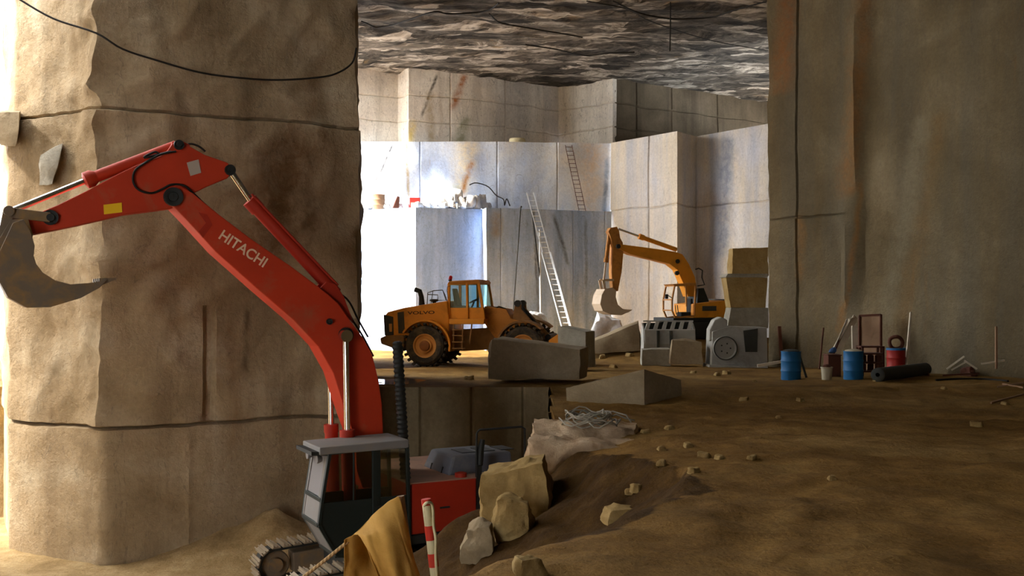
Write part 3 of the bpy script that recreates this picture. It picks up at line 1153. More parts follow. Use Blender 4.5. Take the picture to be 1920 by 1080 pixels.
# roof with sun visor
rf = MB().hexa([V((cp[0][0] + .2, YF - .05, ztop - .02)), V((cp[1][0] - .02, YF - .05, ztop)), V((cp[1][0] - .02, YN + .05, ztop)), V((cp[0][0] + .2, YN + .05, ztop - .02)),
                V((cp[0][0] + .2, YF - .05, ztop + .12)), V((cp[1][0] - .02, YF - .05, ztop + .16)), V((cp[1][0] - .02, YN + .05, ztop + .16)), V((cp[0][0] + .2, YN + .05, ztop + .12))]).build('cab_roof', M['cabgrey'], ex, bevel=.02)
MB().hexa([V((cp[0][0], YF, ztop - .05)), V((cp[0][0] + .34, YF, ztop - .02)), V((cp[0][0] + .34, YN, ztop - .02)), V((cp[0][0], YN, ztop - .05)),
           V((cp[0][0], YF, ztop + .02)), V((cp[0][0] + .34, YF, ztop + .05)), V((cp[0][0] + .34, YN, ztop + .05)), V((cp[0][0], YN, ztop + .02))]).build('sun_visor', M['dark'], rf)
for y in (YF + .12, YN - .25):
    MB().lathe((cp[0][0] + .12, y, ztop - .13), (1, 0, 0), [(0, -.06), (.05, -.05), (.08, .02), (.08, .05), (0, .05)], 14).build('work_lamp', M['cabgrey'], rf, smooth=40)
# seat inside
sx = (cp[0][0] + cp[1][0]) / 2
MB().span((sx - .35, .8, cp[2][1] + .5), (sx + .15, 1.25, cp[2][1] + .68)).span((sx - .4, .8, cp[2][1] + .6), (sx - .28, 1.25, cp[2][1] + 1.2)).build('cab_seat', M['seat'], ex, bevel=.05)
# corrugated black upright behind the cab
a, b = P(745, 643, .95), P(761, 905, .95)
d = (a - b)
L_ = d.length
prof = [(.0, 0), (.11, 0)]
k = int(L_ / .09)
for i in range(k):
    prof += [(.11, L_ * i / k), (.088, L_ * (i + .5) / k)]
prof += [(.1, L_), (.06, L_ + .03), (0, L_ + .03)]
MB().lathe(b, d, prof, 16).build('corrugated_exhaust_pipe', M['dark'], ex, smooth=30)

# upper body
xb = P(770, 950, 1.5).x
zt, zb = P(773, 908, 1.5).z, P(776, 1004, 1.5).z
MB().span((-2.6, -1.5, zb - .18), (1.15, 1.5, zb)).build('platform_frame', M['dark'], ex, bevel=.02)
xm = P(898, 900, 1.5).x
MB().span((xb, -1.5, zb), (-2.55, 1.46, zt - .02)).build('engine_house', M['red'], ex, bevel=.03)
for xa, xc in ((xb - .02, xm + .06), (xm - .06, -2.5)):
    pn = MB().span((xa, 1.45, zb + .02), (xc, 1.5, zt)).build('side_door', M['red'], ex, bevel=.015)
    MB().bar(((xa + xc) / 2 + .1, 1.52, zt - .5), ((xa + xc) / 2 - .1, 1.52, zt - .5), .03, .03).build('door_latch', M['dark'], pn)
MB().span((xm - .05, 1.44, zb - .1), (xm + .05, 1.53, zt + .25)).build('door_post', M['dark'], ex)
MB().span((xb, -1.5, zt - .02), (-2.4, 1.48, zt + .02)).build('deck', M['dustdeck'], ex, bevel=.01)
# engine hood
h0, h1 = P(851, 853, 1.0), P(978, 847, 1.0)
hz = (h0.z + h1.z) / 2
x0, x1 = h0.x, -2.5
hood = MB().hexa([V((x0 + .15, -.25, zt)), V((x1, -.25, zt)), V((x1, 1.05, zt)), V((x0 + .15, 1.05, zt)),
                  V((x0, -.15, hz)), V((x1, -.15, hz)), V((x1, .98, hz)), V((x0, .98, hz))]).build('engine_hood', M['hoodgrey'], ex, bevel=.05)
for i in range(3):
    MB().span((x0 - .3 - i * .45, .2, hz), (x0 - .6 - i * .45, .75, hz + .015)).build('hood_vent', M['dark'], hood)
for y in (.15, .7):
    MB().bar((x0 + .1, y, hz - .25), (x0 + .16, y, hz - .45), .03, .03).build('hood_latch', M['dark'], hood)
MB().lathe((xm + .3, 1.3, zt), (0, 0, 1), [(.12, 0), (.12, .1), (.05, .12), (0, .12)], 16).build('filler_cap', M['red'], ex, smooth=40)
MB().prism([(-2.5, zb - .1), (-2.5, zt + .05), (-3.0, zt + .03), (-3.2, zt - .15), (-3.2, zb + .05), (-3.0, zb - .12)], -1.5, 1.5).build('counterweight', M['red'], ex, bevel=.06)
# handrail
r0 = [P(*q, 1.35) for q in ((893, 878), (894, 812), (899, 806), (978, 800), (984, 804), (985, 880))]
MB().tube(r0, .022, 8).build('handrail', M['dark'], ex, smooth=60)
q = P(900, 850, 1.35)
MB().tube([P(900, 872, 1.35), P(901, 845, 1.35), P(905, 824, 1.35)], [.06, .07, .05], 10).build('rail_mirror', M['dark'], ex, smooth=60)

# undercarriage, slewed under the house
UC = Matrix.Rotation(math.radians(3), 4, 'Y')
TL, TR, TZ = 1.86, .35, .42


def oval(s):
    """point and tangent on the belt path, s along its length"""
    per = 4 * TL + 2 * PI * TR
    s %= per
    if s < 2 * TL:
        return V((TL - s, 0, TR)), V((-1, 0, 0))
    s -= 2 * TL
    if s < PI * TR:
        a = PI / 2 + s / TR
        return V((-TL + TR * math.cos(a), 0, TR * math.sin(a))), V((-math.sin(a), 0, math.cos(a)))
    s -= PI * TR
    if s < 2 * TL:
        return V((-TL + s, 0, -TR)), V((1, 0, 0))
    s -= 2 * TL
    a = -PI / 2 + s / TR
    return V((TL + TR * math.cos(a), 0, TR * math.sin(a))), V((-math.sin(a), 0, math.cos(a)))


NSH = 44
per = 4 * TL + 2 * PI * TR
for sgn in (1, -1):
    yc = sgn * 1.2
    mb = MB()
    lp, li = [], []
    for i in range(60):
        p, t = oval(per * i / 60)
        n_ = V((t.z, 0, -t.x))
        if n_.dot(p - V((max(-TL, min(TL, p.x)), 0, 0))) < 0:
            n_ = -n_
        lp.append((p.x + n_.x * .02, p.z + n_.z * .02))
        li.append((p.x - n_.x * .07, p.z - n_.z * .07))
    n60 = 60
    A = [[mb.bm.verts.new((x, y, z)) for x, z in pts] for pts, y in ((lp, -.14), (lp, .14), (li, .14), (li, -.14))]
    for r in range(4):
        a, b = A[r], A[(r + 1) % 4]
        for i in range(n60):
            mb.bm.faces.new((a[i], a[(i + 1) % n60], b[(i + 1) % n60], b[i]))
    tm = Matrix.Translation((0, 0, TZ)) @ UC @ Matrix.Translation((0, yc, 0))
    tr = mb.xform(tm).build('track', M['dark'], ex, smooth=30)
    fr = MB().span((-TL + .1, -.2, -.22), (TL - .35, .2, .2))
    fr.xform(tm).build('track_frame', M['bucket'], tr, bevel=.03)
    for xw, nm in ((TL, 'idler_wheel'), (-TL, 'drive_sprocket')):
        MB().lathe((xw, 0, 0), (0, 1, 0), [(0, -.2), (.14, -.2), (.16, -.12), (.3, -.1), (TR - .07, -.12), (TR - .07, .12), (.3, .1), (.16, .12), (.14, .2), (0, .2)], 28).xform(tm).build(nm, M['bucket'], tr, smooth=40)
    for i in range(7):
        MB().lathe((-TL + .5 + i * .44, 0, -TR + .16), (0, 1, 0), [(0, -.17), (.1, -.17), (.1, .17), (0, .17)], 14).xform(tm).build('track_roller', M['dark'], tr, smooth=40)
    sh = MB().box((0, 0, .01), (.17, .6, .025)).box((.055, 0, .045), (.022, .6, .06)).box((-.02, 0, .035), (.018, .6, .04)).build('track_shoe', M['steel'], tr)
    for i in range(NSH):
        p, t = oval(per * i / NSH)
        o = sh if i == 0 else sh.copy()
        if i:
            C.objects.link(o)
        n_ = t.cross(V((0, 1, 0)))
        ctr = V((max(-TL, min(TL, p.x)), 0, 0))
        if n_.dot(p - ctr) < 0:
            n_ = -n_
        m = Matrix((t, V((0, 1, 0)), n_)).transposed()
        if m.determinant() < 0:
            m = Matrix((-t, V((0, 1, 0)), n_)).transposed()
        o.matrix_local = tm @ Matrix.Translation(p + n_ * .02) @ m.to_4x4()
MB().span((-.9, -.8, .35), (.9, .8, .75)).lathe((0, 0, .7), (0, 0, 1), [(0, 0), (.8, 0), (.8, zb - .8), (0, zb - .8)], 32).xform(UC).build('undercarriage_frame', M['dark'], ex, smooth=30)

# ================================================================== yellow wheel loader
F_ = V((math.cos(math.radians(-12)), math.sin(math.radians(-12))))
L = Frame((-3.15 + 1.95 * F_.x, 41.03 + 1.95 * F_.y, .07), math.radians(-12))
ld = thing('wheel_loader', 'yellow wheel loader parked side-on behind the large tan stone block', 'wheel loader', L.o, L.th)
RS = -1.0                                 # plane of its right side, towards us


def wheel(par, x, y, z, r, w, sgn):
    mb = MB()
    prof = [(r * .55, -w / 2 + .04), (r * .8, -w / 2), (r * .93, -w / 2 + .05), (r * .96, -w / 2 + .1), (r * .96, w / 2 - .1), (r * .93, w / 2 - .05), (r * .8, w / 2), (r * .55, w / 2 - .04)]
    mb.lathe((x, y, z), (0, 1, 0), prof, 40)
    for i in range(22):
        for s in (-1, 1):
            a = 2 * PI * (i + (.5 if s > 0 else 0)) / 22
            m = Matrix.Rotation(-a, 3, 'Y')
            mm = m @ Matrix.Rotation(s * .5, 3, 'X')
            mb.box(V((x, y + s * w * .26, z)) + m @ V((0, 0, r * .965)), (r * .13, w * .5, r * .09), mm)
    wh = mb.build('wheel', M['rubber'], par, smooth=35)
    f = sgn
    MB().lathe((x, y, z), (0, f, 0), [(r * .58, w / 2 - .06), (r * .57, w / 2 - .02), (r * .52, w / 2 - .03), (r * .46, w / 2 - .1), (r * .34, w / 2 - .13), (r * .33, w / 2 - .04), (0, w / 2 - .03)], 30).lathe((x, y, z), (0, f, 0), [(r * .58, -w / 2 + .05), (0, -w / 2 + .1)], 24).build('rim', M['rim'], wh, smooth=35)
    MB().lathe((x, y, z), (0, f, 0), [(r * .26, w / 2 - .08), (r * .24, w / 2 + .02), (r * .12, w / 2 + .06), (0, w / 2 + .06)], 20).build('hub', M['hub'], wh, smooth=35)


q = L.at(800, 648, -1.3)
WR = .83
for sx_ in (-1.95, 1.95):
    for sy in (-1, 1):
        wheel(ld, sx_ + (.02 if sx_ > 0 else 0), sy * 1.05, WR, WR, .62, sy)


def lp(name, pts, yp, y0, y1, mat, par=None, bevel=.02):
    return part_prism(name, L, pts, yp, y0, y1, mat, par or ld, bevel)


hoodp = [(721, 592), (727, 585), (758, 577), (795, 571), (838, 564), (842, 600), (842, 640), (756, 640), (742, 634), (722, 631)]
hood = lp('engine_hood', hoodp, RS, RS, -RS, M['yellow'], bevel=.04)
lp('rear_grille', [(719, 590), (737, 594), (738, 628), (721, 629)], RS - .02, RS - .02, -RS + .02, M['grille'], hood, .01)
lp('side_vent', [(745, 586), (757, 584), (759, 625), (747, 625)], RS - .02, RS - .02, RS + .02, M['grille'], hood, .005)
lp('rear_lamp', [(729, 607), (735, 607), (735, 622), (730, 622)], RS - .04, RS - .04, RS, M['rim'], hood, .005)
text_mesh('VOLVO', 'lettering', M['letterdark'], hood, L.at(764, 590, RS - .005), (1, 0, .03), (0, 0, 1), .13, squash=1.9, bold=.02)
lp('counterweight', [(712, 634), (724, 629), (757, 629), (759, 648), (752, 660), (737, 653), (714, 645)], -1.2, -1.2, 1.2, M['dirtyfender'], bevel=.05)
lp('chassis', [(752, 625), (915, 615), (950, 600), (955, 640), (930, 655), (870, 658), (770, 655)], -.5, -.5, .5, M['dirtyfender'])
# rear fender arch over the wheel
arch = []
wc = V((-1.95, 0, WR))
o_, i_ = [], []
for k in range(13):
    a = math.radians(150 - k * 13.5)
    o_.append((wc.x + 1.06 * math.cos(a), wc.z + 1.04 * math.sin(a)))
    i_.append((wc.x + .98 * math.cos(a), wc.z + .96 * math.sin(a)))
for s in (-1, 1):
    MB().prism(o_ + i_[::-1], s * .72, s * 1.36).build('rear_fender', M['yellow'], ld, bevel=.01)
    MB().prism([(wc.x + 1.0 * math.cos(math.radians(a)), wc.z + 1.0 * math.sin(math.radians(a))) for a in range(0, 181, 15)], s * .7, s * .76).build('inner_fender', M['yellow'], ld)
# walkway, steps
lp('walkway', [(842, 598), (908, 598), (907, 608), (842, 608)], -1.25, -1.25, 1.25, M['yellow'])
st = MB()
for (xa, ya), (xb_, yb) in (((851, 606), (850, 655)), ((868, 606), (866, 655)), ((885, 606), (880, 645))):
    st.bar(L.at(xa, ya, -1.2), L.at(xb_, yb, -1.2), .05, .05, (0, 1, 0))
for yy in (618, 629, 641, 653):
    a, b = L.at(849, yy, -1.2), L.at(870, yy, -1.2)
    st.span((a.x, -1.32, a.z - .02), (b.x, -1.0, a.z + .02))
st.build('access_steps', M['dirtyfender'], ld)
# cab
cs = [(842, 532), (897, 529), (904, 572), (908, 600), (842, 600)]
CY = -.85
cl = L.poly(cs, CY)
mb = MB()
for y in (CY, -CY):
    for i in range(5):
        a, b = cl[i], cl[(i + 1) % 5]
        mb.bar((a[0], y, a[1]), (b[0], y, b[1]), .1, .12, (0, 1, 0))
    a, b = L.at(876, 530, CY), L.at(877, 600, CY)
    mb.bar((a.x, y, a.z), (b.x, y, b.z), .08, .16, (0, 1, 0))
for i in (0, 1, 4):
    mb.bar((cl[i][0], CY, cl[i][1]), (cl[i][0], -CY, cl[i][1]), .1, .1)
cabl = mb.build('cab', M['yellow'], ld, bevel=.01)
zs_ = L.at(860, 577, CY).z
MB().prism([(cl[0][0], zs_), (L.at(905, 577, CY).x, zs_), cl[3], cl[4]], CY - .02, -CY).build('cab_base', M['yellow'], ld, bevel=.03)
for y in (CY, -CY):
    MB().prism([cl[0], (L.at(876, 530, CY).x, cl[0][1]), (L.at(876, 577, CY).x, zs_), (cl[4][0], zs_)], y - .01, y + .01).build('door_window', M['glass'], ld)
    MB().prism([(L.at(877, 530, CY).x, cl[1][1]), cl[1], cl[2], (L.at(904, 577, CY).x, zs_), (L.at(877, 577, CY).x, zs_)], y - .01, y + .01).build('side_window', M['glass'], ld)
a, b = cl[1], cl[2]
MB().hexa([V((a[0], CY, a[1])), V((b[0], CY, b[1])), V((b[0], -CY, b[1])), V((a[0], -CY, a[1])), V((a[0] + .02, CY, a[1])), V((b[0] + .02, CY, b[1])), V((b[0] + .02, -CY, b[1])), V((a[0] + .02, -CY, a[1]))]).build('windscreen', M['glass'], ld)
rr = lp('cab_roof', [(840, 531), (842, 527), (897, 524), (901, 529), (898, 533), (842, 534)], CY - .06, CY - .06, -CY + .06, M['rustyellow'])
q = L.at(844, 527, -.6)
MB().lathe(q, (0, 0, 1), [(.07, 0), (.07, .06), (0, .06)], 12).build('beacon_base', M['dark'], rr, smooth=40)
MB().lathe(q + V((0, 0, .06)), (.25, 0, 1), [(.075, 0), (.07, .12), (.03, .16), (0, .16)], 14).build('beacon', M['beacon'], rr, smooth=50)
a = L.at(853, 576, -.2)
MB().span((a.x - .1, -.3, a.z - .1), (a.x + .5, .3, a.z + .06)).hexa([V((a.x, -.28, a.z)), V((a.x + .18, -.28, a.z)), V((a.x + .18, .28, a.z)), V((a.x, .28, a.z)),
    V((a.x - .12, -.22, a.z + .75)), V((a.x, -.22, a.z + .75)), V((a.x, .22, a.z + .75)), V((a.x - .12, .22, a.z + .75))]).build('cab_seat', M['seat'], ld, bevel=.04)
MB().tube([L.at(884, 577, 0), L.at(889, 566, 0)], .04).lathe(L.at(889, 565, 0), (-.5, 0, 1), [(.2, 0), (.22, .02), (.2, .04), (.17, .02), (.2, 0)], 20).build('steering_column', M['seat'], ld, smooth=40)
# exhaust, pre-cleaner, rails
MB().tube([L.at(791, 573, -.35), L.at(790, 556, -.35), L.at(787, 546, -.35), L.at(778, 543, -.35)], [.13, .1, .1, .1], 12).build('exhaust_stack', M['dark'], ld, smooth=50)
MB().lathe(L.at(814, 570, -.2), (0, 0, 1), [(.08, 0), (.08, .08), (.18, .12), (.19, .16), (.15, .2), (0, .2)], 18).build('air_precleaner', M['dark'], ld, smooth=40)
mb = MB()
mb.tube([L.at(*p, -.95) for p in ((800, 592), (801, 570), (802, 549), (813, 545), (830, 544), (834, 552), (838, 564))], .018, 6)
mb.tube([L.at(*p, -.95) for p in ((802, 552), (821, 553), (821, 563))], .018, 6)
mb.tube([L.at(*p, .5) for p in ((808, 570), (812, 545), (830, 544), (836, 563), (821, 563))], .018, 6)
mb.build('handrail', M['dark'], ld, smooth=60)
mb = MB()
mb.tube([L.at(*p, -.9) for p in ((841, 560), (838, 545), (839, 538), (844, 536))], .015, 6)
mb.build('mirror_arm', M['dark'], ld, smooth=60)
# front frame
lp('front_frame', [(908, 574), (928, 577), (949, 580), (958, 597), (990, 606), (1000, 640), (945, 652), (925, 630), (908, 606)], -.6, -.6, .6, M['rustyellow'])
MB().span((.35, -.3, .55), (.65, .3, 1.6)).build('articulation_joint', M['dark'], ld, bevel=.03)
o2, i2 = [], []
for k in range(11):
    a = math.radians(165 - k * 12)
    o2.append((1.97 + 1.05 * math.cos(a), WR + 1.02 * math.sin(a)))
    i2.append((1.97 + .97 * math.cos(a), WR + .94 * math.sin(a)))
for s in (-1, 1):
    MB().prism(o2 + i2[::-1], s * .72, s * 1.38).build('front_fender', M['dirtyfender'], ld, bevel=.01)
for s in (-1, 1):
    y = s * .5
    am = MB().prism(L.poly([(962, 597), (966, 570), (972, 565), (977, 570), (978, 580), (1012, 618), (1028, 634), (1020, 642), (1004, 634), (974, 606)], -.5), y - .07, y + .07).build('lift_arm', M['dirtyfender'], ld, bevel=.02)
    MB().lathe((L.at(971, 569, -.5).x, y, L.at(971, 569, -.5).z), (0, 1, 0), [(0, -.1), (.13, -.1), (.13, .1), (0, .1)], 18).build('arm_pin', M['dark'], am, smooth=40)
MB().cyl(L.at(975, 572, 0), L.at(1008, 612, 0), .08).build('tilt_cylinder', M['dark'], ld, smooth=40)
MB().tube([L.at(*p, -.3) for p in ((926, 578), (936, 575), (948, 579), (955, 590))], .03, 8).build('hydraulic_hose', M['hose'], ld, smooth=60)
a = L.at(1030, 632, -.5)
MB().cyl((a.x, -.8, a.z), (a.x, .8, a.z), .12).build('bucket_crossbar', M['dark'], ld, smooth=40)
bx, bz = a.x + .1, 0
bp = [(bx, .05), (bx + 1.2, .02), (bx + 1.25, .1), (bx + .9, 1.0), (bx + .35, 1.3), (bx + .05, 1.1), (bx - .05, .5)]
mb = MB()
for y in (-1.4, 1.4):
    mb.prism(bp, y - .03, y + .03)
bs = [bp[2], bp[1], bp[0], bp[6], bp[5], bp[4]]
mb.prism(bs + [(x + .05, z + .04) for x, z in bs[::-1]], -1.4, 1.4)
mb.build('bucket', M['yellow'], ld)

# ================================================================== worn yellow excavator at the back
XA = math.radians(18)
X = Frame((8.35, 46.3, .93), PI + XA)
x2 = thing('excavator', 'worn yellow excavator with upright stick working at the back wall corner', 'excavator', X.o, X.th)
RY = M['rustyellow']


def xp(name, pts, yp, y0, y1, mat=None, par=None, bevel=.015):
    return part_prism(name, X, pts, yp, y0, y1, mat or RY, par or x2, bevel)


b2 = xp('boom', [(1156, 461), (1165, 458), (1219, 465), (1267, 472), (1280, 477), (1292, 495), (1303, 519), (1309, 556), (1290, 556), (1281, 531), (1270, 506), (1256, 495), (1229, 488), (1183, 477), (1160, 466)], .25, -.25, .25, M['yellow'])
for px, py in ((1159, 462), (1270, 490), (1269, 512)):
    q = X.at(px, py, .25)
    MB().lathe(q, (0, 1, 0), [(0, .06), (.1, .06), (.1, -.04)], 14).build('pin_boss', M['dark'], b2, smooth=40)
s2 = xp('stick', [(1141, 434), (1145, 427), (1157, 425), (1161, 432), (1163, 446), (1168, 455), (1169, 473), (1166, 509), (1159, 546), (1149, 546), (1147, 509), (1149, 464), (1146, 448)], .17, -.17, .17)
a, b, c = X.at(1159, 429, 0), X.at(1198, 443, 0), X.at(1268, 468, 0)
cy = MB().cyl(b, c, .1, n=16).cyl(b, b.lerp(c, .12), .13, n=16).build('stick_cylinder', M['yellow'], x2, smooth=40)
MB().cyl(a, b.lerp(c, .1), .05, n=12).build('cylinder_rod', M['chrome'], cy, smooth=40)
a, b, c = X.at(1143, 436, 0), X.at(1136, 492, 0), X.at(1132, 524, 0)
for v in (a, b, c):
    v.y = 0
cy = MB().cyl(a, b, .09, n=16).cyl(a.lerp(b, .85), b, .11, n=16).build('bucket_cylinder', RY, x2, smooth=40)
MB().cyl(b, c, .045, n=12).build('cylinder_rod', M['palebucket'], cy, smooth=40)
mb = MB()
for s in (-1, 1):
    y = s * .2
    p1, p2, p3 = X.at(1151, 525, .2), X.at(1131, 525, .2), X.at(1135, 545, .2)
    mb.bar((p1.x, y, p1.z), (p2.x, y, p2.z), .04, .1)
    mb.bar((p2.x, y, p2.z), (p3.x, y, p3.z), .04, .12, (1, 0, 0))
mb.build('bucket_link', M['palebucket'], x2)
bo = [(1134, 542), (1128, 553), (1125, 570), (1130, 583), (1146, 590), (1165, 591), (1184, 582), (1167, 579), (1158, 571), (1154, 557), (1155, 545), (1148, 539)]
bp2 = X.poly(bo, .45)
mb = MB()
for y in (.45, -.45):
    mb.prism(bp2, y - .03, y + .03)
sh2 = [bp2[i] for i in (6, 5, 4, 3, 2, 1, 0)]
cx, cz = X.at(1155, 565, .45).x, X.at(1155, 565, .45).z
mb.prism(sh2 + [(x + (cx - x) * .12, z + (cz - z) * .12) for x, z in sh2[::-1]], -.45, .45)
bk2 = mb.build('bucket', M['palebucket'], x2)
q = X.at(1181, 583, .4)
for k in range(3):
    y = -.36 + .36 * k
    MB().prism([(q.x + .1, q.z - .08), (q.x + .1, q.z + .04), (q.x - .12, q.z + .06)], y - .05, y + .05).build('bucket_tooth', M['palebucket'], bk2)
# cab: bare frame
cc = X.poly([(1265, 536), (1304, 534), (1302, 592), (1266, 596), (1260, 582), (1260, 562)], .95)
mb = MB()
for y in (.95, .1):
    for i in range(6):
        a, b = cc[i], cc[(i + 1) % 6]
        mb.bar((a[0], y, a[1]), (b[0], y, b[1]), .06, .07, (0, 1, 0))
for i in (0, 1, 4, 5):
    mb.bar((cc[i][0], .95, cc[i][1]), (cc[i][0], .1, cc[i][1]), .06, .06)
a, b = X.at(1286, 535, .95), X.at(1287, 575, .95)
mb.bar((a.x, .95, a.z), (b.x, .95, b.z), .05, .06, (0, 1, 0))
mb.build('cab', RY, x2)
MB().prism([(cc[0][0] + .02, cc[0][1]), (cc[1][0], cc[1][1]), (cc[1][0], cc[1][1] + .09), (cc[0][0] + .1, cc[0][1] + .07)], .05, 1.0).build('cab_roof', RY, x2)
q = X.at(1276, 585, .5)
MB().span((q.x - .45, .3, q.z - .2), (q.x + .1, .75, q.z)).span((q.x - .5, .3, q.z - .1), (q.x - .38, .75, q.z + .6)).build('cab_seat', M['seat'], x2, bevel=.04)
mb = MB()
for px in (1268, 1272):
    mb.tube([X.at(px, 590, .4), X.at(px - 2, 572, .4)], .02, 6)
mb.build('control_lever', M['dark'], x2, smooth=60)
p0, p1 = X.at(1300, 570, .95), X.at(1366, 592, .95)
zf = X.at(1300, 596, .95).z
MB().prism([(p0.x + .02, zf), (p0.x, p0.z), (X.at(1362, 563, .95).x, X.at(1362, 563, .95).z), (p1.x, p1.z), (p1.x + .05, zf)], -.95, .95).build('engine_house', M['yellow'], x2, bevel=.03)
q = X.at(1330, 578, .96)
MB().span((q.x - .35, .94, q.z - .12), (q.x + .35, .975, q.z + .1)).build('side_vent', M['grille'], x2)
MB().prism(X.poly([(1307, 571), (1309, 541), (1320, 540), (1330, 566), (1330, 571)], .5), -.4, .5).build('engine_hood', M['teal'], x2, bevel=.02)
MB().prism([(p1.x + .02, zf - .02), (X.at(1362, 560, .95).x + .02, X.at(1362, 560, .95).z), (p1.x - .35, p0.z + .05), (p1.x - .42, zf + .1)], -1.0, 1.0).build('counterweight', M['dark'], x2, bevel=.05)
MB().span((p1.x, -1.0, zf - .15), (cc[4][0] - .05, 1.0, zf)).build('platform_frame', M['dark'], x2)
MB().tube([X.at(*p, .1) for p in ((1304, 505), (1310, 503), (1317, 507), (1316, 520), (1321, 534), (1308, 536))], .03, 8).build('guard_loop', M['dark'], x2, smooth=50)
MB().tube([X.at(*p, .95) for p in ((1262, 560), (1256, 556), (1250, 553))], .02, 6).box(X.at(1250, 556, .95), (.14, .03, .2)).build('side_mirror', M['dark'], x2)
for s in (1, -1):
    mb = MB()
    zc = .42
    pr = [(math.cos(math.radians(a)) * .36 + (1.15 if abs(a) <= 90 else -1.15), zc + math.sin(math.radians(a)) * .36) for a in list(range(-90, 91, 20)) + list(range(90, 271, 20))]
    mb.prism(pr, s * 1.0 - .25, s * 1.0 + .25)
    mb.build('track', M['dark'], x2, bevel=.01)
MB().span((-.7, -.8, .3), (.7, .8, max(.6, zf - .1))).build('undercarriage_frame', M['dark'], x2)

# ================================================================== loose blocks and boulders
def quad_block(name, label, cat, q, D, dep, mat, group=None, **k):
    """block whose front face has corners TL, TR, BR, BL at depths D and that runs back by dep"""
    tl, tr, br, bl = [at(p[0], p[1], d) for p, d in zip(q, D)]
    dp = V(dep)
    return rock_at(name, label, cat, [bl, br, br + dp, bl + dp, tl, tr, tr + dp, tl + dp], mat, group, **k)


d0 = hit(1000, 718).y
quad_block('stone_block', 'large tan stone block lying in front of the yellow wheel loader', 'stone block',
           [(917, 634), (1090, 655), (1088, 712), (912, 712)], [d0, d0 - .1, d0 - .1, d0], (.35, 1.7, 0), M['stone'], n=16, amp=.09, rnd=.1, seed=3, freq=1.0, chip=.25)
d1 = hit(1205, 760).y
a_, b_, c_, e_ = at(1062, 728, d1 + .5), at(1208, 692, d1), at(1208, 762, d1), at(1062, 757, d1 + .5)
f_, g_ = at(1278, 712, d1 + 1.0), at(1279, 758, d1 + 1.0)
h_, i_ = at(1120, 712, d1 + 2.0), at(1120, 744, d1 + 2.0)
rock_at('stone_block', 'wedge-shaped tan stone block on the dirt between the large block and the coil of cable', 'stone block',
        [e_, c_, g_, i_, a_, b_, f_, h_], M['stone'], n=14, amp=.03, rnd=.03, seed=5)
quad_block('stone_block', 'squared grey stone block behind the right end of the large tan block', 'stone block',
           [(1046, 611), (1098, 622), (1099, 690), (1046, 690)], [36.4, 36.0, 36.0, 36.4], (.4, .9, 0), M['stone_grey'], n=10, amp=.03, rnd=.03, seed=6)
quad_block('boulder', 'white split boulder standing behind the front wheel of the loader', 'boulder',
           [(985, 588), (1020, 590), (1036, 668), (978, 668)], [47, 47, 47, 47], (.2, 1.2, 0), M['stone_white'], n=12, amp=.3, rnd=.35, seed=8, freq=1.6)
quad_block('boulder', 'bluish white boulder under the bucket of the worn yellow excavator', 'boulder',
           [(1122, 590), (1162, 600), (1180, 666), (1096, 662)], [47.5, 47.5, 47, 47], (.2, 1.5, 0), M['stone_white'], n=12, amp=.22, rnd=.2, seed=9, freq=1.4)
quad_block('stone_block', 'tilted brown stone wedge leaning against the bluish white boulder', 'stone block',
           [(1108, 642), (1196, 606), (1202, 658), (1104, 664)], [44.6, 44.6, 44.2, 44.2], (.2, 1.5, .1), M['stone'], n=12, amp=.06, rnd=.05, seed=10)
quad_block('stone_block', 'low rough stone block in front of the toothed bucket', 'stone block',
           [(1260, 637), (1316, 641), (1319, 684), (1256, 684)], [39.2, 39.0, 39.0, 39.2], (.1, 1.0, 0), M['stone'], n=12, amp=.08, rnd=.1, seed=11)
quad_block('stone_block', 'flat pale stone slab left of the low rough block', 'stone block',
           [(1204, 656), (1256, 654), (1257, 686), (1202, 686)], [40.2, 40.0, 40, 40.2], (.1, 1.0, 0), M['stone_grey'], n=10, amp=.06, rnd=.1, seed=12)
quad_block('stone_block', 'pale grey stone block under the trapezoid block of the stack', 'stone block',
           [(1370, 577), (1441, 577), (1441, 616), (1364, 616)], [41.6] * 4, (.05, 1.2, 0), M['stone_grey'], n=10, amp=.03, rnd=.04, seed=13)
tb = quad_block('stone_block', 'tan trapezoid stone block in the middle of the stack beside the right wall', 'stone block',
                [(1361, 520), (1440, 520), (1436, 577), (1370, 577)], [41.6] * 4, (.05, 1.2, 0), M['stone_tan'], n=10, amp=.03, rnd=.04, seed=14)
p0, p1 = at(1360, 519, 41.5), at(1440, 519, 41.5)
tag(rock_bm([p0 + V((0, 0, -.02)), p1 + V((0, 0, -.02)), p1 + V((0, 1.3, -.02)), p0 + V((0, 1.3, -.02)), p0 + V((.1, 0, .13)), p1 + V((0, 0, .13)), p1 + V((0, 1.3, .13)), p0 + V((.1, 1.3, .13))], n=8, amp=.05, rnd=.1, seed=3).build('stone_slab', M['stone_grey'], smooth=40, origin=p0),
    'thin grey slab lying between the trapezoid block and the rough brown block', 'stone slab')
quad_block('stone_block', 'rough brown stone block on top of the stack beside the right wall', 'stone block',
           [(1374, 466), (1441, 464), (1441, 517), (1372, 517)], [41.7] * 4, (.05, 1.1, 0), M['stone_tan'], n=12, amp=.08, rnd=.05, seed=15)

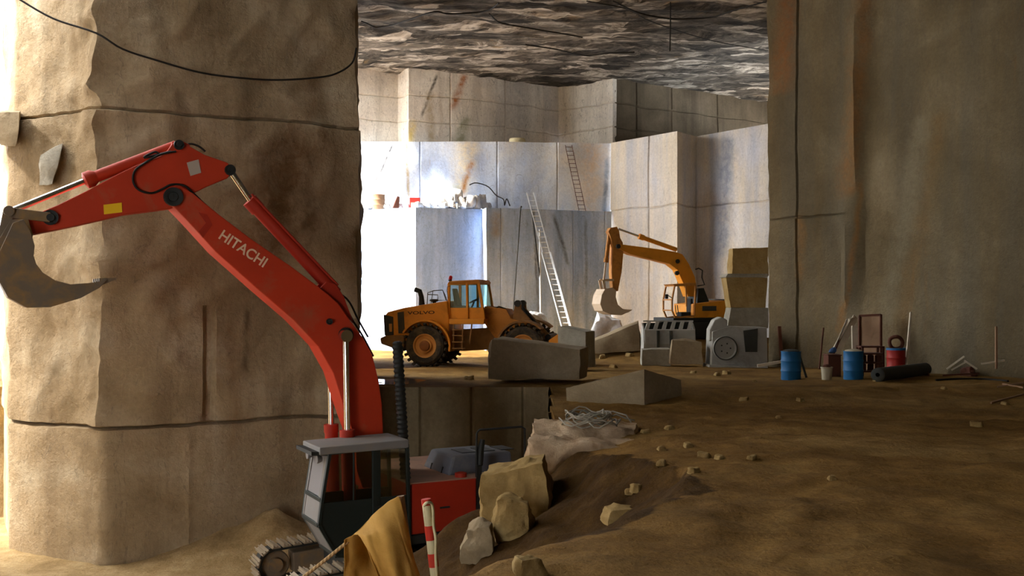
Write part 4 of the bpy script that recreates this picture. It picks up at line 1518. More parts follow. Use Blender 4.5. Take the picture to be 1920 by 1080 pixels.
# dust-covered machine with the big pulley
W0 = hit(1360, 690)
W = Frame((W0.x, W0.y + .6, W0.z), 0)
ws = thing('pulley_machine', 'dust-covered machine with round ringed pulley left of the right wall edge', 'machine', W.o)
q = W.at(1360, 653, -.35)
R_ = 23.0 / FPX * W0.y
pu = MB().lathe(q, (0, -1, 0), [(0, -.04), (R_ * .8, -.04), (R_ * .84, .04), (R_, .05), (R_, -.08), (R_ * .84, -.1), (0, -.1)], 36).build('pulley', M['dustysteel'], ws, smooth=35)
MB().lathe(q, (0, -1, 0), [(R_ * .9, .055), (R_ * .98, .055), (R_ * .98, .075), (R_ * .9, .075), (R_ * .9, .055)], 36).build('belt', M['tarblack'], pu, smooth=35)
for k in range(5):
    a = k * 2 * PI / 5
    MB().lathe(q + V((math.cos(a) * R_ * .4, -.04, math.sin(a) * R_ * .4)), (0, -1, 0), [(.03, 0), (.03, .03), (0, .03)], 8).build('bolt', M['tarblack'], pu)
def wpoly(name, pts, y0, y1, mat, bevel=.02):
    MB().prism(W.poly(pts, y0), y0, y1).build(name, mat, ws, bevel=bevel)
wpoly('body', [(1336, 622), (1366, 612), (1438, 614), (1440, 690), (1400, 690), (1380, 684), (1334, 686)], -.2, 1.0, M['dustysteel'])
wpoly('opening_shade_panel', [(1394, 620), (1421, 616), (1420, 660), (1398, 660)], -.24, -.2, M['tarblack'], 0)  # black sheet painted for the shade inside the opening
wpoly('motor_housing', [(1330, 640), (1331, 618), (1340, 600), (1352, 594), (1364, 600), (1364, 616), (1356, 628)], -.1, .6, M['dustysteel'], .04)
wpoly('base_rail', [(1330, 684), (1440, 688), (1440, 694), (1330, 691)], -.45, .9, M['dustysteel'])
# toothed bucket lying on its back
T0 = hit(1256, 672)
T = Frame((T0.x, 43.2, ground(T0.x, 43.2)), 0)
tbk = thing('excavator_bucket', 'dusty grey toothed bucket lying beneath the worn yellow excavator', 'bucket', T.o)
zt_ = ground(T0.x, 43.2) - T.o.z
mb = MB()
pr = W
sec = [(-.5, 0), (-.7, .5), (-.6, .98), (-.5, 1.0), (-.6, .5), (-.4, .06), (.5, .06), (.5, 0)]
xl, xr = T.at(1208, 620, -.6).x, T.at(1303, 620, -.6).x
hB = T.at(1208, 603, -.3).z / 1.25
A = [mb.bm.verts.new((xl, y, z * hB)) for y, z in sec]
B = [mb.bm.verts.new((xr, y, z * hB)) for y, z in sec]
mb.bm.faces.new(A)
mb.bm.faces.new(B[::-1])
for i in range(len(sec)):
    j = (i + 1) % len(sec)
    mb.bm.faces.new((A[i], B[i], B[j], A[j]))
mb.build('bucket_shell', M['dustysteel'], tbk, bevel=.02)
for x in (xl, xr):
    m = MB()
    A = [m.bm.verts.new((x - .03, y, z * hB)) for y, z in ((-.55, .02), (-.68, .5), (-.5, 1.0), (0, 1.2), (.45, .05))]
    B = [m.bm.verts.new((x + .03, y, z * hB)) for y, z in ((-.55, .02), (-.68, .5), (-.5, 1.0), (0, 1.2), (.45, .05))]
    m.bm.faces.new(A)
    m.bm.faces.new(B[::-1])
    for i in range(5):
        j = (i + 1) % 5
        m.bm.faces.new((A[i], B[i], B[j], A[j]))
    m.build('side_plate', M['dustysteel'], tbk)
for k in range(6):
    x = xl + (k + .5) * (xr - xl) / 6
    MB().hexa([V((x - .16, -.6, .95 * hB)), V((x + .0, -.6, .95 * hB)), V((x + .0, -.45, .95 * hB)), V((x - .16, -.45, .95 * hB)),
               V((x + .02, -.25, 1.27 * hB)), V((x + .16, -.25, 1.27 * hB)), V((x + .16, -.12, 1.27 * hB)), V((x + .02, -.12, 1.27 * hB))]).build('bucket_tooth', M['dustysteel'], tbk)
MB().span((xl, -.22, 1.24 * hB), (xr, -.1, 1.29 * hB)).build('cutting_edge', M['dustysteel'], tbk)
MB().span((xl + .04, .1, .1), (xr - .04, .16, 1.2 * hB)).build('dark_backing_plate', M['tarblack'], tbk)  # black plate added so gaps between the teeth show a dark inside
for px in (1234, 1258):
    x = T.at(px, 630, -.7).x
    MB().prism([(x - .05, .05), (x + .05, .05), (x + .05, .95 * hB), (x - .05, .95 * hB)], -.78, -.5).build('rib', M['tarblack'], tbk)

# boulders on the pit edge
rock_at('boulder', 'pinkish white boulder under the coil of cable at the pit edge', 'boulder',
        [(.2, 15.6, -.7), (2.1, 15.2, -.5), (2.3, 17.4, -.4), (.28, 17.4, -.7), (.3, 15.8, .50), (1.9, 15.5, .50), (2.1, 17.2, .66), (.36, 17.2, .76)],
        M['stone_pink'], n=24, amp=.14, rnd=.14, seed=21, freq=2.0, chip=.12)
rock_at('boulder', 'tan rounded boulder at the pit edge below the pinkish white one', 'boulder',
        [(-.42, 14.3, -.5), (.5, 14.0, -.5), (.6, 15.0, -.4), (-.35, 15.1, -.5), (-.42, 14.4, .24), (.42, 14.1, .46), (.5, 14.9, .5), (-.34, 15.0, .32)],
        M['stone_tan'], n=20, amp=.1, rnd=.25, seed=22, freq=2.2)
rock_at('boulder', 'pale tan stone wedged between the rounded boulder and the dark soil', 'boulder',
        [(-.24, 13.4, -.5), (.26, 13.3, -.45), (.32, 13.85, -.4), (-.18, 13.9, -.45), (-.2, 13.5, .06), (.2, 13.4, .04), (.22, 13.8, .06), (-.16, 13.85, .06)],
        M['stone_tan'], n=16, amp=.12, rnd=.45, seed=23, freq=2.6)
rock_at('boulder', 'small pale stone low on the soil bank beside the excavator house', 'boulder',
        [(-.7, 13.2, -.75), (-.24, 13.1, -.7), (-.26, 13.6, -.65), (-.62, 13.7, -.7), (-.64, 13.3, -.26), (-.28, 13.2, -.2), (-.28, 13.5, -.22), (-.58, 13.6, -.24)],
        M['stone'], n=14, amp=.1, rnd=.45, seed=24, freq=2.8)
p = hit(990, 1076)
rock_at('stone', 'small yellowish stone lying in the near foreground dirt', 'stone', box_corners((p.x, p.y, p.z - .05), (.2, .2, .16), .4, 0, .7), M['stone_tan'], n=8, amp=.05, rnd=.4, seed=25, freq=6)
p = hit(1168, 962)
rock_at('stone', 'pale flat stone poking from the ledge of the dirt bank', 'stone', box_corners((p.x, p.y, p.z - .12), (.55, .4, .2), .2, 0, .8), M['stone_tan'], n=8, amp=.06, rnd=.4, seed=26, freq=4)
rng = random.Random(4)
# loose stones on the dirt
sites = [(1345, 500 + 204, .16), (1362, 702, .2), (1300, 700, .14), (1415, 716, .1), (1500, 752, .12), (1395, 752, .14), (1320, 858, .12), (1350, 862, .1), (1290, 838, .1), (1240, 845, .1),
         (1210, 812, .1), (1255, 806, .12), (1180, 925, .1), (1195, 920, .14), (1460, 785, .1), (1830, 800, .14), (1640, 715, .08), (1770, 730, .1), (1885, 760, .12), (1560, 900, .08), (860, 735, .18), (880, 712, .2), (1130, 672, .25), (1180, 668, .22), (1150, 690, .2),
         (1300, 886, .1), (1410, 862, .09), (1240, 872, .1)]
src = None
for i, (px, py, s) in enumerate(sites):
    p = hit(px, py)
    if src is None:
        src = rock_bm(box_corners((0, 0, 0), (1, .8, .6), .3, 0, .75), n=7, amp=.12, rnd=.45, seed=31, freq=2).build('small_stone', M['stone_tan'], smooth=45)
        o = src
    else:
        o = src.copy()
        C.objects.link(o)
    o.location = (p.x, p.y, p.z - s * .15)
    o.scale = (s * 1.6, s * 1.5, s * 1.3)
    o.rotation_euler = (0, 0, rng.uniform(0, 6))
    tag(o, 'small tan stone lying loose on the brown dirt floor', 'stone', 'small stones scattered on the dirt floor')

# chunks lodged on the bright side of the pillar
struct(rock_bm([at(-12, 268, 22.6), at(30, 275, 22.4), at(28, 262, 23.8), at(-10, 260, 23.8), at(-14, 214, 22.6), at(38, 208, 22.4), at(36, 212, 23.8), at(-10, 214, 23.8)], n=10, amp=.12, rnd=.1, seed=41).build('wall_left_outcrop', M['stone'], smooth=40))
struct(rock_bm([at(72, 350, 22.4), at(98, 346, 22.3), at(98, 346, 23.2), at(74, 348, 23.2), at(76, 292, 22.4), at(118, 268, 22.3), at(116, 272, 23.2), at(80, 290, 23.2)], n=10, amp=.1, rnd=.15, seed=42).build('wall_left_outcrop', M['stone_grey'], smooth=40))

# ================================================================== things on the bench tops
for i, (px, y0, D, s, sq) in enumerate([(812, 384, 53.3, .5, .6), (826, 382, 53.5, .8, .7), (842, 380, 53.6, .9, .9), (856, 378, 53.7, .9, .8), (868, 384, 53.5, .7, .8), (880, 384, 53.6, .8, .7), (893, 383, 53.8, .7, .9),
                                        (904, 384, 54.1, .8, 1.0), (913, 386, 54.4, .6, .7), (848, 386, 53.2, .5, .6), (835, 387, 53.2, .4, .6), (800, 386, 53.2, .4, .6), (786, 387, 53.1, .5, .5), (862, 372, 54.0, .7, .7), (872, 376, 54.0, .6, .6), (763, 388, 53.5, .5, .4), (690, 388, 54.2, .6, .4), (722, 388, 54.0, .7, .4), (745, 389, 53.8, .6, .4), (676, 387, 54.4, .6, .5)]):
    x = (px - 960) / FPX * D
    o = rock_at('rubble_piece', 'white broken marble chunk in the rubble on the lower bench', 'stone', box_corners((x, D + .35, B1 + .09 + (.3 if y0 < 379 else 0)), (s * .66, s * .6, s * sq * .9), i * .7, 0, .7), M['stone_white'], 'rubble on the lower bench', n=6, amp=.2, rnd=.2, seed=50 + i, freq=2)


def drum(name, label, loc, mat, r=.29, h=.88, lid=None, group=None):
    t = thing(name, label, 'barrel', loc, 0, group)
    prof = [(0, 0), (r * .97, 0), (r, .02)]
    for k in (1 / 3, 2 / 3):
        prof += [(r, h * k - .04), (r + .018, h * k), (r, h * k + .04)]
    prof += [(r, h - .03), (r + .012, h - .01), (r + .012, h), (r - .02, h), (r - .02, h - .03), (0, h - .03)]
    MB().lathe((0, 0, 0), (0, 0, 1), prof, 28).build('drum_body', mat, t, smooth=35)
    if lid:
        MB().lathe((0, 0, h - .02), (0, 0, 1), [(0, 0), (r - .02, 0), (r - .05, .05), (.1, .08), (0, .08)], 24).build('lid', lid, t, smooth=40)
    return t


x = (709 - 960) / FPX * 54.2
drum('rusty_drum', 'brown rusty drum standing on the bench above the sunlit face', (x, 54.4, B1 - .02), M['wood'], .33, .85)
x = (778 - 960) / FPX * 53.7
bx_ = thing('red_crate', 'small red and white crate on the bench beside the rubble', 'crate', (x, 53.8, B1 - .02))
MB().span((-.27, -.2, 0), (.27, .2, .62)).build('crate_body', M['barrelred'], bx_, bevel=.02)
MB().span((-.2, -.215, .1), (.05, -.2, .35)).build('label_panel', M['whitepaint'], bx_)
x = (741 - 960) / FPX * 53.9
tag(rock_bm(box_corners((x, 54.0, B1 + .05), (.32, .3, .65), .3, .25, .35), n=6, amp=.05, rnd=.05, seed=66).build('broken_post', M['rust'], origin=(x, 54.0, B1 + .05)), 'dark leaning stub between the rusty drum and red crate', 'post')
x = (970 - 960) / FPX * 55.9
mb = MB().lathe((0, 0, 0), (0, 0, 1), [(0, 0), (.42, 0), (.46, .06), (.46, .2), (.42, .26), (.2, .27), (0, .27)], 28)
tag(mb.build('round_tank', M['whitepaint'], smooth=40), 'flat white round tub on the upper ledge', 'tub').location = (x, 56.2, B2 + .06)


def ladder(name, label, foot, top, wdt, mat, nr, sec=None, parts=True, r=.035):
    """two rails and rungs, foot and top = centre points"""
    foot, top = V(foot), V(top)
    t = thing(name, label, 'ladder', foot)
    d = (top - foot)
    sd = V((d.x, d.y, 0)).cross(V((0, 0, 1))).normalized() if False else V((1, 0, 0))
    for s in (-1, 1):
        MB().bar(sd * s * wdt / 2, d + sd * s * wdt / 2, r, r * 2, (0, 1, 0)).build('rail', mat, t)
    if sec:
        for s in (-1, 1):
            MB().bar(sd * s * (wdt / 2 + r) + d * 0 + V((0, -.05, 0)), d * sec + sd * s * (wdt / 2 + r) + V((0, -.05, 0)), r, r * 2.2, (0, 1, 0)).build('rail', mat, t)
    ru = None
    for k in range(nr):
        p = d * ((k + .5) / nr)
        o = MB().cyl((-wdt / 2, 0, 0), (wdt / 2, 0, 0), r * .5, n=8).build('rung', mat, t) if ru is None else ru.copy()
        if ru is not None:
            C.objects.link(o)
        ru = ru or o
        o.location = p
    return t


ladder('extension_ladder', 'long aluminium ladder leaning on the blue-grey bench face', (at(1075, 660, 50.4).x, 50.4, 0), at(994, 362, 53.2), .36, M['alu'], 30, sec=.62, r=.05)
ladder('ladder', 'thin rusty ladder leaning on the upper rock face', (at(1092, 395, 55.0).x, 55.0, B1), at(1066, 272, 55.45), .36, M['rust'], 16, r=.03)


def hose(name, label, cat, pts, r, mat, group=None):
    sm = []
    pts = [V(p) for p in pts]
    for i in range(len(pts) - 1):
        p0, p1, p2, p3 = pts[max(i - 1, 0)], pts[i], pts[i + 1], pts[min(i + 2, len(pts) - 1)]
        for k in range(5):
            t = k / 5
            sm.append(.5 * ((2 * p1) + (p2 - p0) * t + (2 * p0 - 5 * p1 + 4 * p2 - p3) * t * t + (3 * p1 - p0 - 3 * p2 + p3) * t ** 3))
    sm.append(pts[-1])
    return tag(MB().tube(sm, r, 7).build(name, mat, smooth=60, origin=pts[0]), label, cat, group)


# cables, hoses
pc = [(35, -2), (100, 35), (180, 62), (230, 92), (300, 115), (380, 137), (460, 147), (520, 150), (590, 146), (630, 138), (660, 118), (668, 90)]
hose('cable', 'black cable sagging across the top of the left pillar', 'cable', [at(x, y, 21.7 if x < 190 else 21.7 + (x - 190) / 470 * 2.5) for x, y in pc], .022, M['cable'])


def ceil_cable(label, pts, off=.3, r=.035):
    q = []
    for x, y in pts:
        D = (CZ - off - CAMZ) * FPX / (HZ - y)
        q.append(at(x, y, D))
    hose('cable', label, 'cable', q, r, M['cable'])


ceil_cable('black cable looping along the ceiling beside the left pillar', [(678, 40), (690, 45), (705, 51), (735, 47), (775, 34), (815, 22), (845, 26), (910, 21), (935, 6)])
ceil_cable('black cable strung across the middle of the ceiling', [(918, 26), (930, 38), (943, 44), (1005, 55), (1060, 64), (1092, 70)])
ceil_cable('short black cable along the ceiling near the back corner', [(985, 84), (1040, 92), (1096, 104), (1140, 100), (1190, 98)])
ceil_cable('black cable along the ceiling near the right wall', [(1150, 2), (1200, 25), (1260, 35), (1330, 33), (1380, 18), (1440, 2)])
ceil_cable('thin black cable crossing the dark right part of the ceiling', [(1100, 2), (1180, 18), (1220, 40), (1330, 75), (1440, 95)], .25, .025)
hose('hanging_rod', 'thin dark rod hanging from the ceiling near the right wall', 'rod', [at(1257, 4, 43.2), at(1257, 50, 43.2), at(1256, 96, 43.2)], .03, M['cable'])
hose('hose', 'thin dark hose hanging down the bench face left of the long ladder', 'hose', [at(978, 388, 53.3), at(976, 396, 52.6), at(970, 480, 52.5), at(964, 560, 52.5), at(962, 600, 52.4)], .03, M['cable'])
hose('hose', 'dark hose hanging down the bench face just behind the long ladder', 'hose', [at(996, 392, 53.6), at(998, 402, 52.9), at(1004, 450, 52.7), at(1012, 520, 52.8)], .035, M['cable'])
hose('pipe', 'white upright pipe against the bench face beside the long ladder', 'pipe', [at(1012, 430, 52.9), at(1013, 520, 52.8), at(1014, 620, 52.7)], .05, M['alu'])
hose('hose', 'black hose trailing over the rubble on the lower bench', 'hose', [at(880, 347, 54.9), at(893, 343, 54.9), at(915, 350, 54.8), at(930, 366, 54.7), at(944, 374, 54.3), at(946, 385, 53.9), at(950, 373, 54.4), at(956, 386, 54.2)], .03, M['cable'])
mb = MB()
cpx = hit(1110, 800)
cc0 = at(1105, 796, 16.4)
rng = random.Random(9)
for k in range(9):
    rx, ry = .34 + rng.uniform(-.08, .1), .42 + rng.uniform(-.1, .1)
    ox, oy, oz = rng.uniform(-.14, .22), rng.uniform(-.1, .1), .03 + k * .02
    mb.tube([(ox + rx * math.cos(a * PI / 9), oy + ry * math.sin(a * PI / 9), oz + .05 * math.sin(a * 1.3 + k)) for a in range(18)], .013, 6, closed=True)
mb.tube([(.3, 0, .1), (.45, .05, .16), (.6, 0, .1), (.75, .05, .06)], .013, 6)
mb.tube([(.2, .2, .1), (.4, .15, .2), (.6, -.05, .16), (.68, -.1, .05)], .013, 6)
co_ = tag(mb.build('cable_coil', M['stone_grey'], smooth=60), 'loose coil of grey cable on the pinkish white boulder', 'cable coil')
co_.location = (cc0.x, 16.5, .7)

# ================================================================== clutter along the right wall
g0 = hit(1483, 712)
b1_ = drum('barrel', 'blue barrel with worn yellow patches, apart at the left of the clutter', g0 - V((0, 0, .02)), M['blue'], lid=M['tarblack'])
g = hit(1600, 711)
drum('barrel', 'plain blue barrel in front of the leaning board', g - V((0, 0, .02)), M['blue'], lid=M['plastic'])
g = hit(1680, 703)
rb_ = drum('barrel', 'red barrel with blue rim behind the black roll', g - V((0, 0, .02)), M['barrelred'])
MB().lathe((0, 0, .84), (0, 0, 1), [(.29, 0), (.305, 0), (.305, .07), (.27, .07), (.27, .03), (.29, 0)], 28).build('rim_band', M['blue'], rb_, smooth=40)
ty = thing('hose_ring', 'dark hose ring standing on the red barrel', 'hose', g + V((0, 0, .84)))
MB().tube([(.22 * math.cos(a * PI / 10), .03 * math.sin(a), .22 + .2 * math.sin(a * PI / 10)) for a in range(20)], .06, 10, closed=True).build('ring', M['rust'], ty, smooth=60)


def stick(name, label, cat, a, b, r, mat):
    a, b = V(a), V(b)
    return tag(MB().bar((0, 0, 0), b - a, r, r).build(name, mat, origin=None), label, cat), a


def lean(name, label, cat, pa, pb, D0, D1, w, t, mat):
    a, b = at(pa[0], pa[1], D0), at(pb[0], pb[1], D1)
    a.z = max(a.z, ground(a.x, a.y)) if abs(a.z - ground(a.x, a.y)) < .6 else a.z
    o = tag(MB().bar((0, 0, 0), b - a, w, t, (0, 1, 0)).build(name, mat, bevel=.004), label, cat)
    o.location = a
    return o


lean('iron_bar', 'dark iron bar propped against the patched blue barrel', 'bar', (1512, 708), (1497, 660), g0.y, g0.y + .2, .06, .06, M['tarblack'])
lean('post', 'short dark post at the foot of the right wall corner', 'post', (1465, 668), (1461, 612), 38.6, 38.8, .12, .12, M['rust'])
lean('pole', 'thin dark pole leaning on the right wall left of the board', 'pole', (1536, 692), (1544, 615), 35.0, 36.0, .05, .05, M['rust'])
lean('plank', 'pale plank leaning diagonally against the board', 'plank', (1553, 696), (1604, 594), 33.8, 35.2, .2, .05, M['palewood'])
lean('pole', 'dark pole leaning beside the diagonal plank', 'pole', (1548, 698), (1590, 600), 33.6, 35.2, .06, .06, M['rust'])
lean('pole', 'white pole leaning on the right wall beyond the red barrel', 'pole', (1698, 694), (1708, 586), 33.2, 34.4, .07, .07, M['palewood'])
lean('post', 'thin upright post by the wall above the scrap timber', 'post', (1868, 692), (1868, 612), 31.2, 31.3, .06, .06, M['wood'])
# leaning board with a dark frame
bd = thing('board', 'framed brown board standing against the right wall behind the blue barrel', 'board', (at(1632, 694, 34.4).x, 34.4, ground(at(1632, 694, 34.4).x, 34.4)))
bo_ = V(bd.location)
c4 = [at(1612, 694, 34.5) - bo_, at(1652, 694, 34.0) - bo_, at(1652, 590, 35.0) - bo_, at(1612, 592, 35.4) - bo_]
c4[0].z = c4[1].z = .02
dn = V((-.04, -.05, 0))
MB().hexa([c4[0], c4[1], c4[1] - dn, c4[0] - dn, c4[3], c4[2], c4[2] - dn, c4[3] - dn]).build('panel', M['wood'], bd)
for a, b in ((c4[1], c4[2]), (c4[2], c4[3]), (c4[3], c4[0])):
    MB().bar(a + dn * .2, b + dn * .2, .07, .07, (0, 1, 0)).build('frame_rail', M['rust'], bd)
lean('timber', 'pale upright timber between the plank and the framed board', 'timber', (1604, 694), (1602, 612), 33.9, 34.6, .2, .1, M['palewood'])
# sheet hung over the plank
gx = at(1576, 692, 33.6)
mb = MB()
n1, n2 = 9, 7
gr = []
for i in range(n1):
    r = []
    for j in range(n2):
        u, v = i / (n1 - 1), j / (n2 - 1)
        p = at(1603 - 26 * v * .6 - 40 * u * (1 - .3 * v), 594 + 60 * u + 5 * v, 34.9 - .4 * u - .12 * v)
        p.y += .06 * math.sin(v * 9 + u * 3)
        r.append(mb.bm.verts.new(p))
    gr.append(r)
for a, b in zip(gr, gr[1:]):
    for j in range(n2 - 1):
        mb.bm.faces.new((a[j], b[j], b[j + 1], a[j + 1]))
tag(mb.build('sheet', M['palewood'], smooth=60, solid=.03, origin=gx), 'pale sheet hanging over the diagonal plank', 'sheet')
# white pail
g = hit(1550, 712)
pl = thing('pail', 'dirty white plastic pail between the two blue barrels', 'pail', g)
MB().lathe((0, 0, 0), (0, 0, 1), [(0, 0), (.14, 0), (.165, .34), (.18, .35), (.18, .38), (.15, .38), (.13, .04), (0, .04)], 24).build('pail_body', M['plastic'], pl, smooth=40)
MB().tube([(.17 * math.cos(a * PI / 8), 0, .36 - .12 * math.sin(a * PI / 8)) for a in range(9)], .006, 5).lathe((0, 0, .33), (0, 0, 1), [(0, 0), (.14, 0), (.1, .1), (0, .14)], 14).build('contents', M['rust'], pl, smooth=50)
# rusty box with blue sheet
g = hit(1570, 708)
bx2 = thing('rusty_box', 'rust-brown box between the white pail and plain blue barrel', 'box', (g.x, g.y + .5, g.z - .02))
MB().span((-.2, -.25, 0), (.2, .25, .68)).build('box_body', M['rust'], bx2, bevel=.02)
MB().span((-.22, -.27, .68), (.22, .27, .72)).build('lid', M['rust'], bx2, bevel=.01)
mb = MB()
for p_ in ((-.3, -.1, .73), (.2, -.28, .74), (.26, .2, .74), (-.12, .25, .73), (.05, .02, 1.0)):
    pass
mb.hexa([V((-.34, -.2, .725)), V((.22, -.26, .725)), V((.24, .24, .725)), V((-.2, .24, .725)), V((.0, -.05, .98)), V((.1, -.06, 1.0)), V((.12, .04, .98)), V((.02, .04, .95))])
tag(mb.build('blue_sheet', M['bluecloth'], sub=1, bevel=.03, origin=(0, 0, .725)), 'crumpled dark blue sheet on the rust-brown box', 'sheet').location = (g.x, g.y + .5, g.z + .70)
# rusty stack between barrels
g = hit(1640, 706)
rk = thing('scrap_rack', 'dark rusty scrap rack between the plain blue and red barrels', 'rack', (g.x, g.y + .4, g.z))
for s in (-1, 1):
    for t_ in (-1, 1):
        MB().bar((s * .33, t_ * .25, 0), (s * .33, t_ * .25, .95), .06, .06).build('upright', M['rust'], rk)
for z in (.12, .4, .68, .9):
    MB().span((-.36, -.28, z), (.36, .28, z + .05)).build('shelf', M['rust'], rk)
for i in range(6):
    o = MB().lathe((-.25 + (i % 3) * .24, -.06, (.17 if i < 3 else .45)), (0, 0, 1), [(0, 0), (.1, 0), (.1, .2), (.05, .22), (0, .22)], 14).build('canister', M['rust'], None, smooth=40, origin=(-.25 + (i % 3) * .24, -.06, (.17 if i < 3 else .45)))
    o.location = V(rk.location) + V((-.25 + (i % 3) * .24, -.06, (.17 if i < 3 else .45)))
    tag(o, 'rusty canister on a shelf of the scrap rack', 'canister', 'canisters on the scrap rack')
# black roll
a, b = hit(1648, 716), hit(1742, 704)
a, b = a + V((0, .1, .19)), b + V((0, .3, .19))
d = b - a
ro = tag(MB().lathe((0, 0, 0), d, [(.06, 0), (.17, 0), (.2, .02), (.2, d.length * .5), (.2, d.length - .02), (.17, d.length), (.06, d.length), (.06, 0)], 24).build('roll', M['tarblack'], smooth=40), 'long black roll lying in front of the red barrel', 'roll')
ro.location = a
# scrap timber
for px0, py0, px1, py1, lab, m_ in ((1775, 692, 1808, 668, 'pale stick resting on the scrap left of the white struts', M['palewood']),
                                  (1784, 694, 1812, 678, 'lower white strut of the scrap heap by the right wall', M['palewood']),
                                  (1808, 676, 1832, 692, 'white strut sloping down right from the scrap peak', M['palewood']),
                                  (1840, 682, 1884, 676, 'long thin white lath lying on the grey crate', M['palewood']),
                                  (1768, 704, 1836, 700, 'dark beam lying along the foot of the right wall', M['rust'])):
    a, b = at(px0, py0, 31.4), at(px1, py1, 31.2)
    for q in (a, b):
        q.z = max(q.z, ground(q.x, q.y) + .03)
    o = tag(MB().bar((0, 0, 0), b - a, .09, .05).build('timber', m_), lab, 'timber')
    o.location = a
for i, (px, py, s, lab) in enumerate(((1722, 688, .32, 'dark lump of scrap behind the black roll'), (1752, 690, .32, 'small dark rubble heap right of the black roll'), (1818, 690, .45, 'dark scrap heap under the white struts'), (1708, 690, .3, 'brown lump between the red barrel and the white pole'))):
    p = hit(px, 706)
    rock_at('scrap_lump', lab, 'scrap', box_corners((p.x, p.y + (.1 if i == 2 else .75), p.z - .05), (s * 1.2, s * .8, s * .75), i, 0, .5), M['rust'], n=8, amp=.2, rnd=.2, seed=70 + i, freq=3)
p = hit(1872, 698)
cr = thing('crate', 'grey crate at the foot of the right wall under the thin lath', 'crate', (p.x, p.y + .3, p.z - .02), .3)
MB().span((-.3, -.22, 0), (.3, .22, .42)).build('crate_body', M['stone_grey'], cr, bevel=.01)
for z in (.08, .22, .36):
    MB().span((-.32, -.24, z - .03), (.32, -.22, z + .03)).build('slat', M['wood'], cr)
hose('hose', 'black hose lying along the ground before the scrap', 'hose', [hit(1755, 714) + V((0, 0, .02)), hit(1790, 712) + V((0, 0, .02)), hit(1840, 712) + V((0, 0, .02)), hit(1890, 716) + V((0, 0, .02))], .035, M['cable'])
for a0, a1, lab in (((1870, 728), (1918, 720), 'thin stick lying near the right edge in front of the scrap'), ((1858, 758), (1918, 742), 'long thin stick lying farther forward near the right edge'), ((1880, 722), (1919, 729), 'short dark stick crossing the one near the right edge')):
    a, b = hit(*a0), hit(*a1)
    o = tag(MB().bar((0, 0, 0), b - a, .04, .04).build('branch', M['wood']), lab, 'stick')
    o.location = a + V((0, 0, .03))
lean('timber', 'pale timber lying between the stack and the patched blue barrel', 'timber', (1420, 686), (1466, 678), 36.5, 36.4, .1, .08, M['palewood'])

# puddle by the pit
p = hit(742, 716)
mb = MB()
c = mb.bm.verts.new((0, 0, .0))
rim = []
for i in range(28):
    a = i * 2 * PI / 28
    r = 1 + .3 * fbm((math.cos(a) * 1.5, math.sin(a) * 1.5, 3))
    rim.append(mb.bm.verts.new((.8 * r * math.cos(a), 1.0 * r * math.sin(a), 0)))
for i in range(28):
    mb.bm.faces.new((c, rim[i], rim[(i + 1) % 28]))
zz = max(ground(p.x + dx, p.y + dy) for dx in (-.8, -.4, 0, .4, .8) for dy in (-1, -.5, 0, .5, 1))
tag(mb.build('puddle', M['water']), 'shallow bright puddle on the floor beyond the excavator boom', 'puddle').location = (p.x, p.y, zz - .01)

# ================================================================== canvas on a rope, marker pole
DC = 4.7
def cp_(x, y, D=DC):
    return at(x, y, D)


cv = thing('canvas_cover', 'brown canvas hung over a rope in the near foreground', 'canvas', (at(725, 1000, DC).x, DC, ground(at(725, 1000, DC).x, DC)))
cvo = V(cv.location)


def sheet(name, rows, amp, seed):
    """rows of pixel points with depth, each row from top to bottom of the hang"""
    mb = MB()
    nu, nv = 26, 22
    g = []
    for i in range(nu):
        u = i / (nu - 1) * (len(rows) - 1)
        a = min(int(u), len(rows) - 2)
        fu = u - a
        r = []
        for j in range(nv):
            v = j / (nv - 1)
            def along(row):
                k = v * (len(row) - 1)
                b = min(int(k), len(row) - 2)
                f = k - b
                p, q = row[b], row[b + 1]
                return V([p[t] + (q[t] - p[t]) * f for t in range(3)])
            p = along(rows[a]).lerp(along(rows[a + 1]), fu)
            w = at(p.x, p.y, p.z)
            fold = math.sin(u * 4.2 + 1.5 * v + seed) * .5 + fbm((u * 1.1, v * 2.0, seed)) * 1.2
            w.y += amp * fold * (.25 + v)
            w.x += amp * .25 * fbm((u, v * 3, seed + 3))
            r.append(mb.bm.verts.new(w - cvo))
        g.append(r)
    for a, b in zip(g, g[1:]):
        for j in range(nv - 1):
            mb.bm.faces.new((a[j], b[j], b[j + 1], a[j + 1]))
    return mb.build(name, M['canvas'], cv, smooth=70, solid=.006, sub=1)


sheet('front_fold', [[(662, 1004, 4.74), (672, 1000, 4.7), (684, 1000, 4.66)], [(672, 996, 4.74), (690, 1005, 4.62), (706, 1050, 4.58), (722, 1100, 4.55), (732, 1150, 4.52)],
                     [(695, 968, 4.74), (712, 1000, 4.6), (730, 1060, 4.52), (745, 1100, 4.5), (755, 1150, 4.46)],
                     [(725, 942, 4.74), (742, 985, 4.6), (756, 1030, 4.54), (772, 1090, 4.5), (780, 1150, 4.48)], [(748, 929, 4.74), (762, 975, 4.66), (772, 1030, 4.62), (788, 1080, 4.6), (800, 1150, 4.58)]], .03, 1)
sheet('back_fold', [[(645, 1012, 4.76), (646, 1050, 4.88), (643, 1080, 4.95), (640, 1150, 5.0)], [(660, 1004, 4.76), (662, 1050, 4.9), (664, 1090, 4.97), (664, 1150, 5.0)], [(690, 975, 4.76), (694, 1030, 4.92), (698, 1080, 4.98), (700, 1150, 5.0)], [(748, 930, 4.76), (752, 990, 4.9), (760, 1060, 4.98), (770, 1150, 5.0)]], .02, 6)
q0 = at(700, 1026, 4.6) - cvo
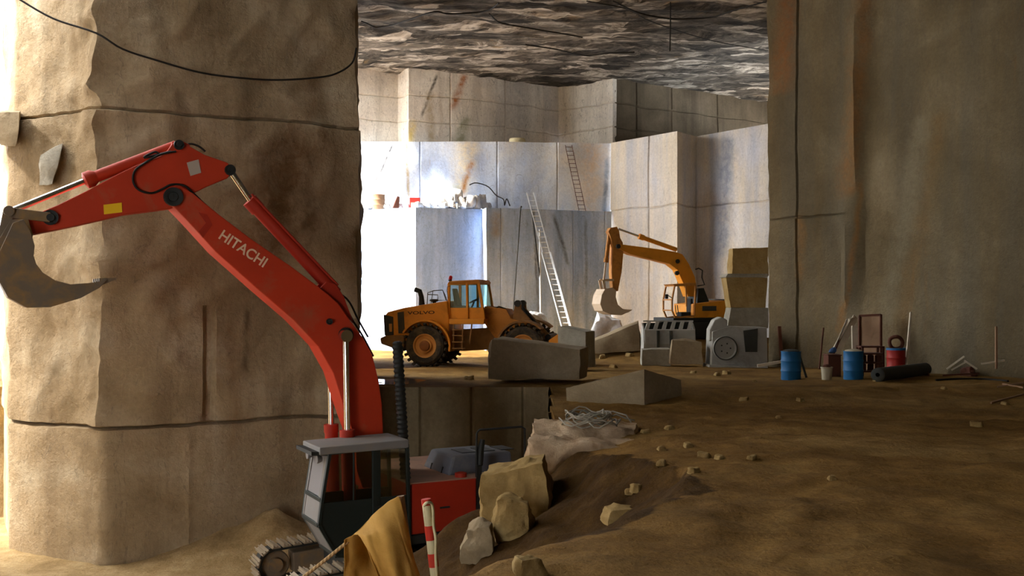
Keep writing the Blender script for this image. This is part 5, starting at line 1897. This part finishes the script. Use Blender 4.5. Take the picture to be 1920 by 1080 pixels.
MB().tube([at(698, 1003, 4.66) - cvo, at(700, 1016, 4.63) - cvo, at(699, 1034, 4.63) - cvo], [.01, .016, .008], 8).build('toggle', M['whitepaint'], cv, smooth=60)
def straight(name, label, cat, a, b, r, mat, n=10):
    a, b = V(a), V(b)
    k = 14
    o = tag(MB().tube([(b - a) * (i / k) + V((0, 0, -.02 * math.sin(PI * i / k))) for i in range(k + 1)], r, n).build(name, mat, smooth=60), label, cat)
    o.location = a
    return o


straight('rope', 'natural fibre rope running up from the lower left under the brown canvas', 'rope', at(420, 1190, 4.8), at(749, 934, 4.79), .0085, M['rope'])
tag(MB().tube([(0, 0, 0), (at(751, 930, 4.78) - at(772, 1080, 4.78)) * 2.2], .018, 10).build('wooden_stake', M['wood'], smooth=60), 'wooden stake holding up the peak of the brown canvas', 'stake').location = at(751, 930, 4.78) - (at(751, 930, 4.78) - at(772, 1080, 4.78)) * 2.2
# marker pole
top, low_ = at(799, 936, 4.6), at(816, 1082, 4.6)
dr = (low_ - top).normalized()
zg = ground(low_.x, 4.6)
tot = (top.z - zg + .05) / -dr.z
mp = thing('marker_pole', 'red and white banded marker pole standing right of the brown canvas', 'pole', top + dr * tot)
mpo = V(mp.location)
MB().tube([top - mpo, top + dr * tot - mpo], .0215, 12).build('shaft', M['whitepaint'], mp, smooth=60)
px_m = 4.6 / FPX
for y0, y1 in ((936, 947), (985, 1012), (1037, 1062), (1090, 1120)):
    s0, s1 = (y0 - 936) * px_m * 1.01, (y1 - 936) * px_m * 1.01
    MB().tube([top + dr * s0 - mpo - dr * (.001 if y0 == 936 else 0), top + dr * s1 - mpo], .0228, 12).build('red_band', M['stakered'], mp, smooth=60)
rr_ = random.Random(3)
pts = [at(795, 948, 4.57), at(800, 943, 4.55), at(809, 944, 4.57), at(812, 958, 4.58), at(813, 985, 4.58), at(817, 1010, 4.57), at(817, 1040, 4.57), at(819, 1075, 4.57), at(823, 1120, 4.57)]
hose('cord', 'frayed pale cord tied on the banded marker pole', 'cord', pts, .007, M['whitepaint'])



# ------------------------------------------------------------------ light
SKY = 8.6
SUN = 15
w = bpy.data.worlds.new('sky')
S.world = w
w.use_nodes = True
bg = w.node_tree.nodes['Background']
bg.inputs[0].default_value = (.95, .98, 1.0, 1)
bg.inputs[1].default_value = SKY
sl = bpy.data.lights.new('sun', 'SUN')
sl.energy = SUN
sl.angle = math.radians(5)
sl.color = (1, .95, .87)
so = bpy.data.objects.new('sun', sl)
C.objects.link(so)
sd = Vector((.70, .17, -.69))
so.rotation_euler = sd.to_track_quat('-Z', 'Y').to_euler()

S.view_settings.view_transform = 'Standard'
S.view_settings.look = 'None'
S.view_settings.gamma = 1
S.view_settings.exposure = 0.5
S.view_settings.use_curve_mapping = False
S.cycles.use_denoising = True
S.cycles.max_bounces = 10
S.cycles.diffuse_bounces = 7
S.cycles.transparent_max_bounces = 12
S.cycles.sample_clamp_indirect = 8
